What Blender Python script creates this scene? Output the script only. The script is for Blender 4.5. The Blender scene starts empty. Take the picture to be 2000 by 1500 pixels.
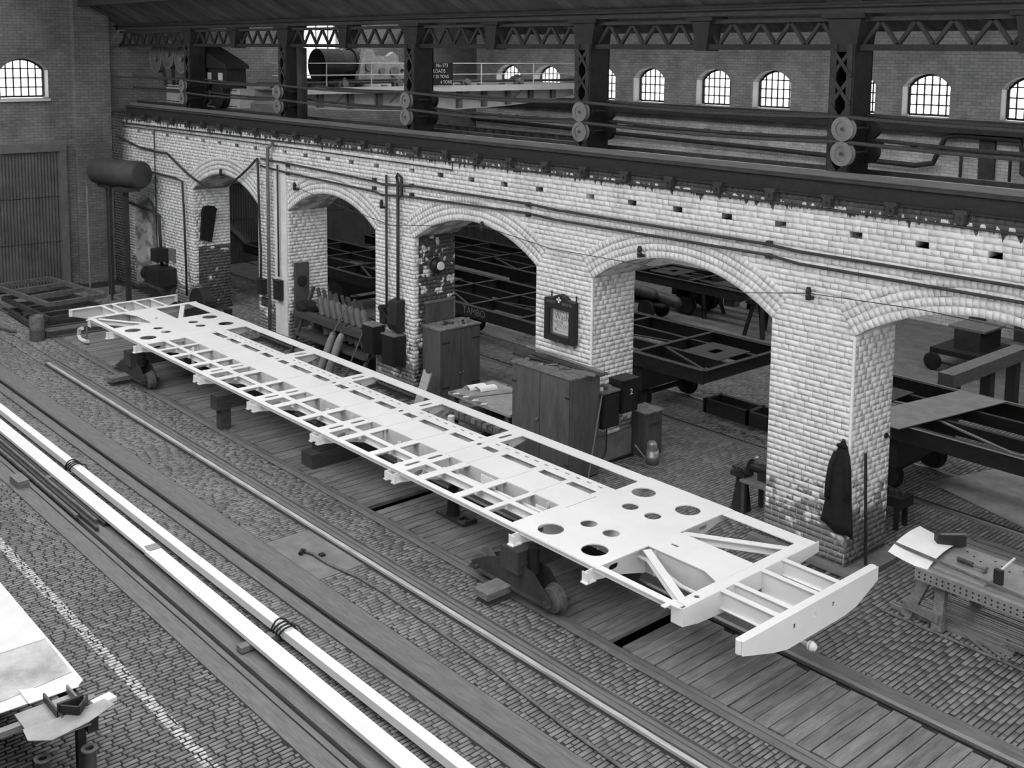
import bpy, math, random
import numpy as np
from mathutils import Vector, Matrix
from mathutils.geometry import tessellate_polygon
random.seed(7)
S = bpy.context.scene
COL = S.collection
PI = math.pi
# ------------------------------------------------------------------ camera
CAM = (0.0, 0.0, 7.0)
cd = bpy.data.cameras.new('camera'); cam = bpy.data.objects.new('camera', cd); COL.objects.link(cam)
yaw, pit, rol = -0.849953623, 0.115929962, 0.009608130
fw = Vector((math.sin(yaw)*math.cos(pit), math.cos(yaw)*math.cos(pit), -math.sin(pit)))
rt0 = Vector((math.cos(yaw), -math.sin(yaw), 0)); up0 = rt0.cross(fw)
rt = rt0*math.cos(rol) + up0*math.sin(rol); up = up0*math.cos(rol) - rt0*math.sin(rol)
cam.matrix_world = Matrix(((rt.x, up.x, -fw.x, CAM[0]), (rt.y, up.y, -fw.y, CAM[1]), (rt.z, up.z, -fw.z, CAM[2]), (0, 0, 0, 1)))
cd.sensor_width = 36; cd.lens = 2163.385/2000*36
cd.shift_x = (1000-989.185)/2000; cd.shift_y = -(750-354.11)/2000
cd.clip_end = 300
S.camera = cam
# ------------------------------------------------------------------ sky and exposure (overcast daylight through roof lights and windows)
W = bpy.data.worlds.new('overcast_sky'); S.world = W; W.use_nodes = True
bg = W.node_tree.nodes['Background']; bg.inputs[0].default_value = (1, 1, 1, 1); bg.inputs[1].default_value = 3.0
vs = S.view_settings
vs.view_transform = 'Standard'; vs.look = 'None'; vs.gamma = 1; vs.use_curve_mapping = False
vs.exposure = 0.72
S.cycles.max_bounces = 6; S.cycles.diffuse_bounces = 4; S.cycles.transparent_max_bounces = 12
S.cycles.caustics_reflective = False; S.cycles.caustics_refractive = False
# ------------------------------------------------------------------ materials
MATS = {}
def mat(name, v, rough=.7, metal=0, amt=.25, scale=3.0, island=.0, bump=0.0, bscale=40, stretch=None, spec=.3):
    if name in MATS: return MATS[name]
    m = bpy.data.materials.new(name); m.use_nodes = True; nt = m.node_tree; N = nt.nodes; L = nt.links
    b = N['Principled BSDF']; b.inputs['Roughness'].default_value = rough; b.inputs['Metallic'].default_value = metal
    b.inputs['Specular IOR Level'].default_value = spec
    g = N.new('ShaderNodeNewGeometry')
    src = g.outputs['Position']
    if stretch:
        mp = N.new('ShaderNodeMapping'); mp.inputs['Scale'].default_value = stretch; L.new(src, mp.inputs[0]); src = mp.outputs[0]
    n1 = N.new('ShaderNodeTexNoise'); n1.inputs['Scale'].default_value = scale; n1.inputs['Detail'].default_value = 6; n1.inputs['Roughness'].default_value = .65
    L.new(src, n1.inputs['Vector'])
    mr = N.new('ShaderNodeMapRange'); mr.inputs[1].default_value = .3; mr.inputs[2].default_value = .7
    mr.inputs[3].default_value = 1-amt; mr.inputs[4].default_value = 1+amt; L.new(n1.outputs[0], mr.inputs[0])
    val = mr.outputs[0]
    if island:
        ir = N.new('ShaderNodeMapRange'); ir.inputs[3].default_value = 1-island; ir.inputs[4].default_value = 1+island
        oi = N.new('ShaderNodeObjectInfo'); ad = N.new('ShaderNodeMath'); ad.operation = 'ADD'; fr = N.new('ShaderNodeMath'); fr.operation = 'FRACT'
        L.new(g.outputs['Random Per Island'], ad.inputs[0]); L.new(oi.outputs['Random'], ad.inputs[1]); L.new(ad.outputs[0], fr.inputs[0]); L.new(fr.outputs[0], ir.inputs[0])
        mu = N.new('ShaderNodeMath'); mu.operation = 'MULTIPLY'; L.new(val, mu.inputs[0]); L.new(ir.outputs[0], mu.inputs[1]); val = mu.outputs[0]
    mv = N.new('ShaderNodeMath'); mv.operation = 'MULTIPLY'; mv.inputs[1].default_value = v; L.new(val, mv.inputs[0])
    cc = N.new('ShaderNodeCombineColor')
    for i in range(3): L.new(mv.outputs[0], cc.inputs[i])
    L.new(cc.outputs[0], b.inputs['Base Color'])
    m['val_node'] = mv.name; m['cc'] = cc.name
    if bump:
        nb = N.new('ShaderNodeTexNoise'); nb.inputs['Scale'].default_value = bscale; nb.inputs['Detail'].default_value = 4; L.new(src, nb.inputs['Vector'])
        bp = N.new('ShaderNodeBump'); bp.inputs['Strength'].default_value = bump; bp.inputs['Distance'].default_value = .01
        L.new(nb.outputs[0], bp.inputs['Height']); L.new(bp.outputs[0], b.inputs['Normal'])
    MATS[name] = m
    return m
class NB:                                     # small node-maths helper used by the bespoke materials
    def __init__(s, m): s.N = m.node_tree.nodes; s.L = m.node_tree.links
    def m(s, op, a, b=None, c=None, clamp=False):
        n = s.N.new('ShaderNodeMath'); n.operation = op; n.use_clamp = clamp
        for i, x in enumerate((a, b, c)):
            if x is None: continue
            if isinstance(x, (int, float)): n.inputs[i].default_value = x
            else: s.L.new(x, n.inputs[i])
        return n.outputs[0]
    def noise(s, vec, scale, detail=4, stretch=None):
        if stretch:
            mp = s.N.new('ShaderNodeMapping'); mp.inputs['Scale'].default_value = stretch; s.L.new(vec, mp.inputs[0]); vec = mp.outputs[0]
        n = s.N.new('ShaderNodeTexNoise'); n.inputs['Scale'].default_value = scale; n.inputs['Detail'].default_value = detail
        s.L.new(vec, n.inputs['Vector']); return n.outputs[0]
    def ramp(s, x, a, b, lo=0., hi=1.):
        n = s.N.new('ShaderNodeMapRange'); n.clamp = True
        for i, v in enumerate((a, b, lo, hi)): n.inputs[1+i].default_value = v
        s.L.new(x, n.inputs[0]); return n.outputs[0]
    def mix(s, t, a, b):                       # a*(1-t)+b*t
        return s.m('ADD', s.m('MULTIPLY', s.m('SUBTRACT', 1., t), a), s.m('MULTIPLY', t, b))
def base_chain(m):
    """returns helper, the output of the grey value, and a function that re-routes the final value"""
    h = NB(m); mv = m.node_tree.nodes[m['val_node']]; cc = m.node_tree.nodes[m['cc']]
    def put(x):
        for i in range(3): h.L.new(x, cc.inputs[i])
    return h, mv.outputs[0], put
def geo(m):
    g = [n for n in m.node_tree.nodes if n.type == 'NEW_GEOMETRY'][0]
    sp = m.node_tree.nodes.new('ShaderNodeSeparateXYZ'); m.node_tree.links.new(g.outputs['Position'], sp.inputs[0])
    return g, sp.outputs
WHITE = mat('white_primer', .74, .45, amt=.05, scale=1.5, spec=.4)
OFFWH = mat('pale_steel_paint', .68, .5, amt=.07, scale=2)
STEEL = mat('dark_steel', .065, .5, .3, amt=.35, scale=6)
BLACK = mat('black_iron', .028, .55, .2, amt=.3, scale=6)
SOOT = mat('sooty_iron', .045, .65, .1, amt=.3, scale=5)
GREYS = mat('grey_steel', .20, .5, .2, amt=.25, scale=5)
LIGHTS_ = mat('bright_worn_steel', .38, .38, .5, amt=.2, scale=8, stretch=(.4, 3, 3))
RUST = mat('rusty_bar', .12, .7, .1, amt=.4, scale=9)
WOODD = mat('dark_oily_timber', .06, .75, amt=.35, scale=5, stretch=(6, 1, 6), bump=.3)
WOODM = mat('worn_timber', .16, .75, amt=.35, scale=5, stretch=(6, 1, 6), bump=.3)
WOODL = mat('pale_timber', .38, .7, amt=.2, scale=5, stretch=(1, 5, 5))
CABIN = mat('dull_cabinet_paint', .085, .55, amt=.3, scale=2.5, stretch=(3, 3, .6))
CABTOP = mat('dusty_top', .16, .8, amt=.5, scale=9)
PAPER = mat('white_paper', .8, .8, amt=.04, scale=4)
GALV = mat('galvanised_sheet', .34, .4, .5, amt=.2, scale=7)
PLATE = mat('scuffed_plate', .27, .45, .3, amt=.25, scale=4)
CLOTH = mat('black_cloth', .012, .95, amt=.4, scale=8)
CONC = mat('worn_concrete', .17, .85, amt=.25, scale=4, bump=.25)
STRIP = mat('rail_side_strip', .14, .7, amt=.3, scale=6, stretch=(.5, 4, 4))
DIRT = mat('dirt_joint', .028, .95, amt=.4, scale=5)
PITM = mat('pit_dark', .02, .95, amt=.3, scale=3)
CYLM = mat('cylinder_paint', .10, .45, amt=.25, scale=5)
HOLE = mat('hole_shade', .02, .95, amt=.2, scale=5)  # dark colour that paints in the shade inside holes
RAILM = mat('rail_head_steel', .27, .35, .6, amt=.2, scale=6, stretch=(.3, 4, 4))
# ---- timber deck planks
PLANK = mat('deck_plank', .175, .75, amt=.42, scale=2.2, island=.17, bump=.4, bscale=30, stretch=(7, 1, 7))
h, v0, put = base_chain(PLANK); g, P = geo(PLANK)
put(h.m('ADD', v0, h.m('MULTIPLY', h.ramp(h.noise(g.outputs['Position'], 22, 3), .70, .78), .16)))
# ---- floor setts (wood blocks), with the painted white line
SETT = mat('floor_sett', .185, .8, amt=.22, scale=1.1, island=.2, bump=.15, bscale=60)
h, v0, put = base_chain(SETT); g, P = geo(SETT)
ln = h.m('MULTIPLY', h.m('LESS_THAN', h.m('ABSOLUTE', h.m('SUBTRACT', P[1], 4.56)), .062), h.m('LESS_THAN', P[0], -8.0))
ln = h.m('MULTIPLY', ln, h.ramp(h.noise(g.outputs['Position'], 14, 3), .36, .5))
put(h.mix(ln, v0, .55))
# ---- whitewashed brick of the arcade
def whitewash(name, v, isl, wear=True, mortar=False):
    m = mat(name, v, .8, amt=.10, scale=2.0, island=isl, bump=.25, bscale=45)
    h, v0, put = base_chain(m); g, P = geo(m); pos = g.outputs['Position']
    x, y, z = P
    isr = g.outputs['Random Per Island']
    spots = h.ramp(h.noise(pos, 9, 5), .62, .72)                                  # little chips everywhere
    val = h.mix(h.m('MULTIPLY', spots, .35), v0, .16)
    if mortar: val = h.mix(h.m('MULTIPLY', h.ramp(h.noise(pos, 3.5, 4), .45, .58), .8), val, .16)   # shadow in the joints painted as broken dark dashes
    blot = h.ramp(h.noise(pos, 1.3, 5), .55, .75)
    val = h.mix(h.m('MULTIPLY', blot, .30), val, .30)
    # worn, unpainted bricks towards the floor, patchy by brick and by flake
    low = h.ramp(z, .3, 1.4, 1., 0.)
    n = h.noise(pos, 3.0, 4); n2 = h.noise(pos, 16, 4)
    k = h.m('ADD', h.m('MULTIPLY', n, .9), h.m('ADD', h.m('MULTIPLY', isr, .30 if not mortar else .05), h.m('MULTIPLY', n2, .55)))
    worn = h.ramp(h.m('ADD', k, h.m('MULTIPLY', low, .55)), 1.13, 1.24)
    worn = h.m('MULTIPLY', worn, h.ramp(z, 1.1, 1.5, 1., 0.))
    val = h.mix(h.m('MULTIPLY', worn, .85), val, .10 if not mortar else .5)
    foot = h.ramp(h.m('ADD', z, h.m('MULTIPLY', n2, .2)), .16, .30, 1., 0.)
    val = h.mix(h.m('MULTIPLY', foot, .85), val, .05)
    # oil running down from the crane runway
    st = h.noise(pos, 11, 4, (1, 1, .05))
    edge = h.m('SUBTRACT', 5.0, h.m('MULTIPLY', h.ramp(st, .42, .72), .20))
    oil = h.m('GREATER_THAN', z, edge)
    val = h.mix(h.m('MULTIPLY', oil, .93), val, .035)
    streak = h.m('MULTIPLY', h.ramp(h.noise(pos, 5, 3, (1, 1, .03)), .58, .72), h.ramp(z, 3.6, 5.0))
    val = h.mix(h.m('MULTIPLY', streak, .3), val, .2)
    # dark dado paint on two reveals, flaked
    def zone(x0, zt, flake):
        a = h.m('LESS_THAN', h.m('ABSOLUTE', h.m('SUBTRACT', x, x0)), .06)
        a = h.m('MULTIPLY', a, h.m('GREATER_THAN', y, 13.12))
        a = h.m('MULTIPLY', a, h.m('LESS_THAN', z, zt))
        fl = h.ramp(h.m('ADD', h.noise(pos, 4.5, 3), h.m('MULTIPLY', isr, .12)), flake, flake+.03, 1., 0.)
        return h.m('MULTIPLY', a, fl)
    z1 = zone(-17.56, 3.6, .62); z2 = zone(-27.42, 1.75, .70)
    val = h.mix(h.m('MULTIPLY', z1, .95), val, .05); val = h.mix(h.m('MULTIPLY', z2, .93), val, .06)
    # shade of the far left corner painted into the wall colour
    corner_shade = h.m('MULTIPLY', h.ramp(h.m('ADD', x, h.m('MULTIPLY', h.noise(pos, 1.2, 3), .8)), -31.7, -30.8, 1., 0.), .93)
    val = h.mix(corner_shade, val, .05)
    put(val)
    return m
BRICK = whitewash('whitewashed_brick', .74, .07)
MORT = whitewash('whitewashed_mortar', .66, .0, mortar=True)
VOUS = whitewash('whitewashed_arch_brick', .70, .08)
# ---- far walls: brick pattern too fine to build
def farbrick(name, v, amt):
    m = mat(name, v, .85, amt=amt, scale=1.2, bump=0)
    h, v0, put = base_chain(m); g, P = geo(m)
    bt = h.N.new('ShaderNodeTexBrick'); cx = h.N.new('ShaderNodeCombineXYZ')
    h.L.new(h.m('ADD', P[0], P[1]), cx.inputs[0]); h.L.new(P[2], cx.inputs[1]); h.L.new(cx.outputs[0], bt.inputs['Vector'])
    bt.inputs['Scale'].default_value = 1; bt.inputs['Brick Width'].default_value = .24; bt.inputs['Row Height'].default_value = .085; bt.inputs['Mortar Size'].default_value = .007
    bt.inputs['Color1'].default_value = (1.1, 1.1, 1.1, 1); bt.inputs['Color2'].default_value = (.85, .85, .85, 1); bt.inputs['Mortar'].default_value = (.55, .55, .55, 1)
    sc = h.N.new('ShaderNodeSeparateColor'); h.L.new(bt.outputs[0], sc.inputs[0])
    val = h.m('MULTIPLY', v0, sc.outputs[0])
    put(val); return m, h, P, g, val, put
FARB, h, P, g, val, put = farbrick('far_brick_wall', .36, .3)
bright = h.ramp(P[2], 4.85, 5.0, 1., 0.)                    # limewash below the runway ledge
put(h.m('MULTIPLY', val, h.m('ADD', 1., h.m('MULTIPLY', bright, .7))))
ENDB, h, P, g, val, put = farbrick('sooty_end_brick', .19, .3)
PALEJ = mat('limewashed_reveal', .6, .8, amt=.1)
ROOFB = mat('roof_boarding', .10, .8, amt=.35, scale=4, island=.25, stretch=(1, .3, 1))
CORR = mat('corrugated_iron', .12, .5, .2, amt=.3, scale=1.5)
PAINTW = mat('lettering_white', .75, .7, amt=.05)
INK = mat('poster_ink', .16, .8, amt=.05)
SIGNB = mat('sign_black', .018, .4, amt=.1)
GLASS = bpy.data.materials.new('window_glass'); GLASS.use_nodes = True
nt = GLASS.node_tree; nt.nodes.remove(nt.nodes['Principled BSDF'])
tr = nt.nodes.new('ShaderNodeBsdfTransparent'); tr.inputs[0].default_value = (.9, .9, .9, 1)
gl = nt.nodes.new('ShaderNodeBsdfGlossy'); gl.inputs['Roughness'].default_value = .1
mx = nt.nodes.new('ShaderNodeMixShader'); mx.inputs[0].default_value = .06
nt.links.new(tr.outputs[0], mx.inputs[1]); nt.links.new(gl.outputs[0], mx.inputs[2]); nt.links.new(mx.outputs[0], nt.nodes['Material Output'].inputs[0])
# ------------------------------------------------------------------ mesh helpers
LOC = {}
class MB:
    def __init__(s): s.v = []; s.f = []
    def _add(s, vs, fs):
        o = len(s.v); s.v += [tuple(p) for p in vs]; s.f += [tuple(i+o for i in f) for f in fs]; return s
    def box(s, x0, x1, y0, y1, z0, z1):
        return s._add([(x0,y0,z0),(x1,y0,z0),(x1,y1,z0),(x0,y1,z0),(x0,y0,z1),(x1,y0,z1),(x1,y1,z1),(x0,y1,z1)],
                      [(0,3,2,1),(4,5,6,7),(0,1,5,4),(1,2,6,5),(2,3,7,6),(3,0,4,7)])
    def beam(s, p, q, w, h, up=(0,0,1)):       # rectangular bar from p to q, w sideways, h along up
        p, q = Vector(p), Vector(q); d = (q-p).normalized(); u = Vector(up); sd = d.cross(u)
        if sd.length < 1e-4: sd = d.cross(Vector((1,0,0)))
        sd.normalize(); u = sd.cross(d).normalized(); a = sd*w/2; b = u*h/2
        return s._add([p-a-b,p+a-b,p+a+b,p-a+b,q-a-b,q+a-b,q+a+b,q-a+b],
                      [(0,1,2,3),(7,6,5,4),(0,4,5,1),(1,5,6,2),(2,6,7,3),(3,7,4,0)])
    def cyl(s, p, q, r, n=16, r2=None, cap=True):
        p, q = Vector(p), Vector(q); d = (q-p).normalized(); r2 = r if r2 is None else r2
        a = d.orthogonal().normalized(); b = d.cross(a)
        vs = []
        for c, rr in ((p, r), (q, r2)):
            for i in range(n):
                t = 2*PI*i/n; vs.append(c + a*math.cos(t)*rr + b*math.sin(t)*rr)
        fs = [(i, (i+1) % n, n+(i+1) % n, n+i) for i in range(n)]
        if cap: fs += [tuple(range(n-1, -1, -1)), tuple(range(n, 2*n))]
        return s._add(vs, fs)
    def tube(s, pts, r, n=8):
        pts = [Vector(p) for p in pts]; rings = []
        prev = None
        for i, p in enumerate(pts):
            d = (pts[min(i+1, len(pts)-1)] - pts[max(i-1, 0)]).normalized()
            a = d.orthogonal().normalized() if prev is None else (prev - d*prev.dot(d)).normalized()
            prev = a; b = d.cross(a)
            rings.append([p + a*math.cos(2*PI*k/n)*r + b*math.sin(2*PI*k/n)*r for k in range(n)])
        vs = [p for rr in rings for p in rr]; fs = []
        for i in range(len(rings)-1):
            for k in range(n): fs.append((i*n+k, i*n+(k+1) % n, (i+1)*n+(k+1) % n, (i+1)*n+k))
        fs += [tuple(range(n-1, -1, -1)), tuple(range((len(rings)-1)*n, len(rings)*n))]
        return s._add(vs, fs)
    def lathe(s, prof, o=(0,0,0), ax=(0,0,1), n=20, ring=False):   # prof: (radius, height)
        o = Vector(o); d = Vector(ax).normalized(); a = d.orthogonal().normalized(); b = d.cross(a)
        vs = [o + d*hh + a*math.cos(2*PI*k/n)*r + b*math.sin(2*PI*k/n)*r for r, hh in prof for k in range(n)]
        fs = [(i*n+k, i*n+(k+1) % n, (i+1)*n+(k+1) % n, (i+1)*n+k) for i in range(len(prof)-1) for k in range(n)]
        if ring: j = (len(prof)-1)*n; fs += [(j+k, j+(k+1) % n, (k+1) % n, k) for k in range(n)]
        else: fs += [tuple(range(n-1, -1, -1)), tuple(range((len(prof)-1)*n, len(prof)*n))]
        return s._add(vs, fs)
    def poly(s, pts2, f0, f1, holes=()):       # extruded 2-D polygon with holes; f0/f1 map (u,v) to the two faces
        loops = [list(pts2)] + [list(hh) for hh in holes]
        tri = tessellate_polygon([[Vector((u, v, 0)) for u, v in l] for l in loops])
        flat = [p for l in loops for p in l]; n = len(flat)
        vs = [f0(*p) for p in flat] + [f1(*p) for p in flat]
        fs = [tuple(t) for t in tri] + [tuple(i+n for i in reversed(t)) for t in tri]
        o = 0
        for l in loops:
            k = len(l)
            for i in range(k): fs.append((o+i, o+(i+1) % k, n+o+(i+1) % k, n+o+i))
            o += k
        return s._add(vs, fs)
    def plate(s, pts, z0, z1, holes=()): return s.poly(pts, lambda u, v: (u, v, z1), lambda u, v: (u, v, z0), holes)
    def xplate(s, pts, x0, x1, holes=()): return s.poly(pts, lambda u, v: (x1, u, v), lambda u, v: (x0, u, v), holes)   # (y,z) outline
    def yplate(s, pts, y0, y1, holes=()): return s.poly(pts, lambda u, v: (u, y0, v), lambda u, v: (u, y1, v), holes)   # (x,z) outline
    def build(s, name, m, parent=None, smooth=False, fix=False):
        off = LOC.get(parent, Vector((0,0,0))) if parent else Vector((0,0,0))
        me = bpy.data.meshes.new(name)
        me.from_pydata([(a-off[0], b-off[1], c-off[2]) for a, b, c in s.v], [], s.f)
        if fix:
            import bmesh
            bm = bmesh.new(); bm.from_mesh(me); bmesh.ops.recalc_face_normals(bm, faces=bm.faces); bm.to_mesh(me); bm.free()
        me.materials.append(m); me.update()
        if smooth:
            for p in me.polygons: p.use_smooth = len(p.vertices) == 4
        o = bpy.data.objects.new(name, me); COL.objects.link(o)
        if parent: o.parent = parent
        LOC[o] = off
        return o
def circ(cx, cy, r, n=28): return [(cx+r*math.cos(2*PI*i/n), cy+r*math.sin(2*PI*i/n)) for i in range(n)]
def slot(cx, cy, lx, ly, n=6):                # rounded slot, long side along the larger of lx/ly
    r = min(lx, ly)/2; out = []
    if ly >= lx:
        for i in range(n+1): t = PI*i/n; out.append((cx+r*math.cos(t), cy+ly/2-r+r*math.sin(t)))
        for i in range(n+1): t = PI+PI*i/n; out.append((cx+r*math.cos(t), cy-ly/2+r+r*math.sin(t)))
    else:
        for i in range(n+1): t = -PI/2+PI*i/n; out.append((cx+lx/2-r+r*math.cos(t), cy+r*math.sin(t)))
        for i in range(n+1): t = PI/2+PI*i/n; out.append((cx-lx/2+r+r*math.cos(t), cy+r*math.sin(t)))
    return out
def rect(x0, x1, y0, y1): return [(x0,y0),(x1,y0),(x1,y1),(x0,y1)]
def tag(o, label=None, cat=None, group=None, kind=None):
    if label: o['label'] = label
    if cat: o['category'] = cat
    if group: o['group'] = group
    if kind: o['kind'] = kind
    return o
def thing(name, label, cat, loc=(0,0,0), group=None):
    o = bpy.data.objects.new(name, None); o.location = loc; o.empty_display_size = .1; COL.objects.link(o)
    LOC[o] = Vector(loc); return tag(o, label, cat, group)
def struct(o): o['kind'] = 'structure'; return o
def copytree(o, parent=None):
    c = o.copy(); COL.objects.link(c)
    if parent: c.parent = parent
    for ch in list(o.children): copytree(ch, c)
    return c
def text(s, name, size, m, parent, loc, rot, align='CENTER', extrude=.001, xs=1.0):
    cu = bpy.data.curves.new(name, 'FONT'); cu.body = s; cu.size = size; cu.align_x = align; cu.align_y = 'CENTER'; cu.extrude = extrude
    cu.materials.append(m); o = bpy.data.objects.new(name, cu); COL.objects.link(o)
    bpy.context.view_layer.update()
    me = bpy.data.meshes.new_from_object(o.evaluated_get(bpy.context.evaluated_depsgraph_get())); me.materials.clear(); me.materials.append(m)
    bpy.data.objects.remove(o); bpy.data.curves.remove(cu)
    o = bpy.data.objects.new(name, me); COL.objects.link(o)
    if parent: o.parent = parent
    off = LOC.get(parent, Vector((0,0,0)))
    o.location = Vector(loc)-off; o.rotation_euler = rot; o.scale = (xs, 1, 1); LOC[o] = off
    return o
def rawmesh(name, verts, faces, m, parent=None):   # numpy arrays, all quads
    me = bpy.data.meshes.new(name); nv, nf = len(verts), len(faces)
    me.vertices.add(nv); me.vertices.foreach_set('co', np.asarray(verts, np.float32).ravel())
    me.loops.add(nf*4); me.loops.foreach_set('vertex_index', np.asarray(faces, np.int32).ravel())
    me.polygons.add(nf); me.polygons.foreach_set('loop_start', np.arange(0, nf*4, 4, dtype=np.int32)); me.polygons.foreach_set('loop_total', np.full(nf, 4, np.int32))
    me.materials.append(m); me.update(calc_edges=True); me.validate()
    o = bpy.data.objects.new(name, me); COL.objects.link(o)
    if parent: o.parent = parent
    LOC[o] = Vector((0,0,0)); return o
FIVE = np.array([(4,5,6,7),(0,1,5,4),(1,2,6,5),(2,3,7,6),(3,0,4,7)])
def slabs(name, Q, depth, m, parent, bev=.006):
    """Q: (n,4,3) outer quads (counter-clockwise seen from outside); slabs run inwards by depth, with softened rims"""
    Q = np.asarray(Q, float); n = len(Q)
    nr = np.cross(Q[:,1]-Q[:,0], Q[:,3]-Q[:,0]); nr /= np.linalg.norm(nr, axis=1, keepdims=True)
    nx, pv = np.roll(Q, -1, 1)-Q, np.roll(Q, 1, 1)-Q
    un = lambda d: d/np.maximum(np.linalg.norm(d, axis=2, keepdims=True), 1e-6)
    inn = Q + (un(nx)+un(pv))*bev
    back = Q - nr[:,None]*depth
    V = np.concatenate([back, inn], 1).reshape(-1, 3)
    F = (FIVE[None]+(np.arange(n)*8)[:,None,None]).reshape(-1, 4)
    return rawmesh(name, V, F, m, parent)
def piece_objects(name, Q, depth, m, parent, bev=.006):
    """each quad its own object (a part of parent); alike sizes share one mesh"""
    cache = {}
    for q in Q:
        q = np.asarray(q, float); c = q.mean(0)
        key = tuple(np.round((q-c)/.004).astype(int).ravel())
        if key not in cache:
            o = slabs(name, [q-c], depth, m, parent, bev); cache[key] = o.data
        else:
            o = bpy.data.objects.new(name, cache[key]); COL.objects.link(o); o.parent = parent
        o.location = c
_R = np.array([[rt.x, rt.y, rt.z], [up.x, up.y, up.z], [fw.x, fw.y, fw.z]])
def in_view(p):
    c = (np.asarray(p)-np.array(CAM))@_R.T
    u = 2163.385*c[..., 0]/c[..., 2]+989.185; v = -2163.385*c[..., 1]/c[..., 2]+354.11
    return (c[..., 2] > .5) & (u > 10) & (u < 1990) & (v > 10) & (v < 1490), c[..., 2], u, v
def split_nearest(Q, n=300, extra=None):
    """the n pieces that show largest in the photograph's view, and the rest"""
    Q = np.asarray(Q, float); c = Q.mean(1); ok, d, u, v = in_view(c)
    _, _, uu, vv = in_view(Q)
    area = np.abs(np.sum(uu*np.roll(vv, -1, 1)-vv*np.roll(uu, -1, 1), axis=1))/2
    if extra is not None: ok &= extra(c, u, v)
    s = np.where(ok, area, -1); idx = np.argsort(-s)[:n]
    msk = np.zeros(len(Q), bool); msk[idx] = True
    return Q[msk], Q[~msk]
# ================================================================== STRUCTURE
YF, YBK = 13.0, 14.05                          # arcade wall faces
CH = .08225                                    # brick course
SPR, RISE, TOP = 3.29, .57, 5.1
ARCH = [(-25.65,1.75),(-20.69,1.77),(-15.78,1.80),(-10.84,1.78),(-5.97,1.78),(-1.05,1.78)]
XL, XR = -33.0, 1.6
PIERC = [-28.3,-23.2,-18.25,-13.3,-8.4,-3.5]
HOLES = [pc+.6+k*.93 for pc in PIERC for k in range(5)] + [-28.9,-29.86,-30.83]
HOLES = [x for x in HOLES if x < 1.2]
HZ0, HZ1 = 56*CH, 57*CH
def arc_z(c, hw, x):
    R = (hw*hw+RISE*RISE)/(2*RISE); return SPR+RISE-R+math.sqrt(max(R*R-(x-c)**2, 0))
wall = MB()
yb = YF+.0015
edges = [XL] + [e for c, hw in ARCH for e in (c-hw, c+hw)] + [XR]
NICHE = (-30.45, .8, 2.2, .6)
for i in range(0, len(edges), 2):              # piers: front, back, right and left reveals
    a, b = edges[i], edges[i+1]
    if i == 0:
        wall.box(a, NICHE[0]-NICHE[1], yb, YBK, 0, HZ0); wall.box(NICHE[0]+NICHE[1], b, yb, YBK, 0, HZ0); wall.box(NICHE[0]-NICHE[1], NICHE[0]+NICHE[1], yb+.35, YBK, 0, HZ0)
        nc, nh, ns, nr = NICHE; RR = (nh*nh+nr*nr)/(2*nr)
        for k in range(12):
            x0, x1 = nc-nh+2*nh*k/12, nc-nh+2*nh*(k+1)/12
            za, zb = [ns+nr-RR+math.sqrt(max(RR*RR-(x-nc)**2, 0)) for x in (x0, x1)]
            wall._add([(x0,yb,za),(x1,yb,zb),(x1,yb,HZ0),(x0,yb,HZ0),(x0,yb+.35,za),(x1,yb+.35,zb)], [(0,1,2,3),(0,4,5,1)])
    else: wall.box(a, b-.012 if i else b, yb, YBK, 0, HZ0)
for c, hw in ARCH:                             # spandrels and soffits
    n = 28
    for k in range(n):
        x0, x1 = c-hw+2*hw*k/n, c-hw+2*hw*(k+1)/n; z0, z1 = arc_z(c, hw, x0), arc_z(c, hw, x1)
        wall._add([(x0,yb,z0),(x1,yb,z1),(x1,yb,HZ0),(x0,yb,HZ0),(x0,YBK,z0),(x1,YBK,z1),(x1,YBK,HZ0),(x0,YBK,HZ0)],
                  [(0,1,2,3),(5,4,7,6),(4,5,1,0)])
hs = sorted(HOLES); xs = [XL]
for x in hs: xs += [x-.09, x+.09]
xs.append(XR)
for i in range(0, len(xs), 2): wall.box(xs[i], xs[i+1], yb, YBK, HZ0, HZ1)
wall.box(XL, XR, yb, YBK, HZ1, TOP)
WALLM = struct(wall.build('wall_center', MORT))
hb = MB()
for x in hs: hb.box(x-.09, x+.09, YF+.4, YF+.45, HZ0, HZ1)
hb.build('putlog_hole_back', HOLE, WALLM)
# ---- bricks of the front face
ST, HD, GAP = .235, .1135, .005
def courses(a, b, par, clip=()):
    """brick intervals of one course between a and b"""
    out = []; step = ST if par % 2 == 0 else HD+.004
    x = a if par % 4 in (0, 1) else a - (ST/2 if par % 2 == 0 else ST/4)
    while x < b-.02:
        p, q = max(a, x), min(b, x+step)
        x += step
        iv = [(p, q)]
        for h0, h1 in clip:
            nx = []
            for p, q in iv:
                if h1 <= p or h0 >= q: nx.append((p, q))
                else:
                    if h0-p > .03: nx.append((p, h0))
                    if q-h1 > .03: nx.append((h1, q))
            iv = nx
        out += [(p, q) for p, q in iv if q-p > .03]
    return out
rng = np.random.default_rng(3)
QF = []
def fq(p, q, z0, z1):
    y = YF - rng.uniform(0, .0018); t = rng.uniform(-.0006, .0006)
    return [(p+GAP/2, y+t, z0+GAP/2), (q-GAP/2, y-t, z0+GAP/2), (q-GAP/2, y-t, z1-GAP/2), (p+GAP/2, y+t, z1-GAP/2)]
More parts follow.
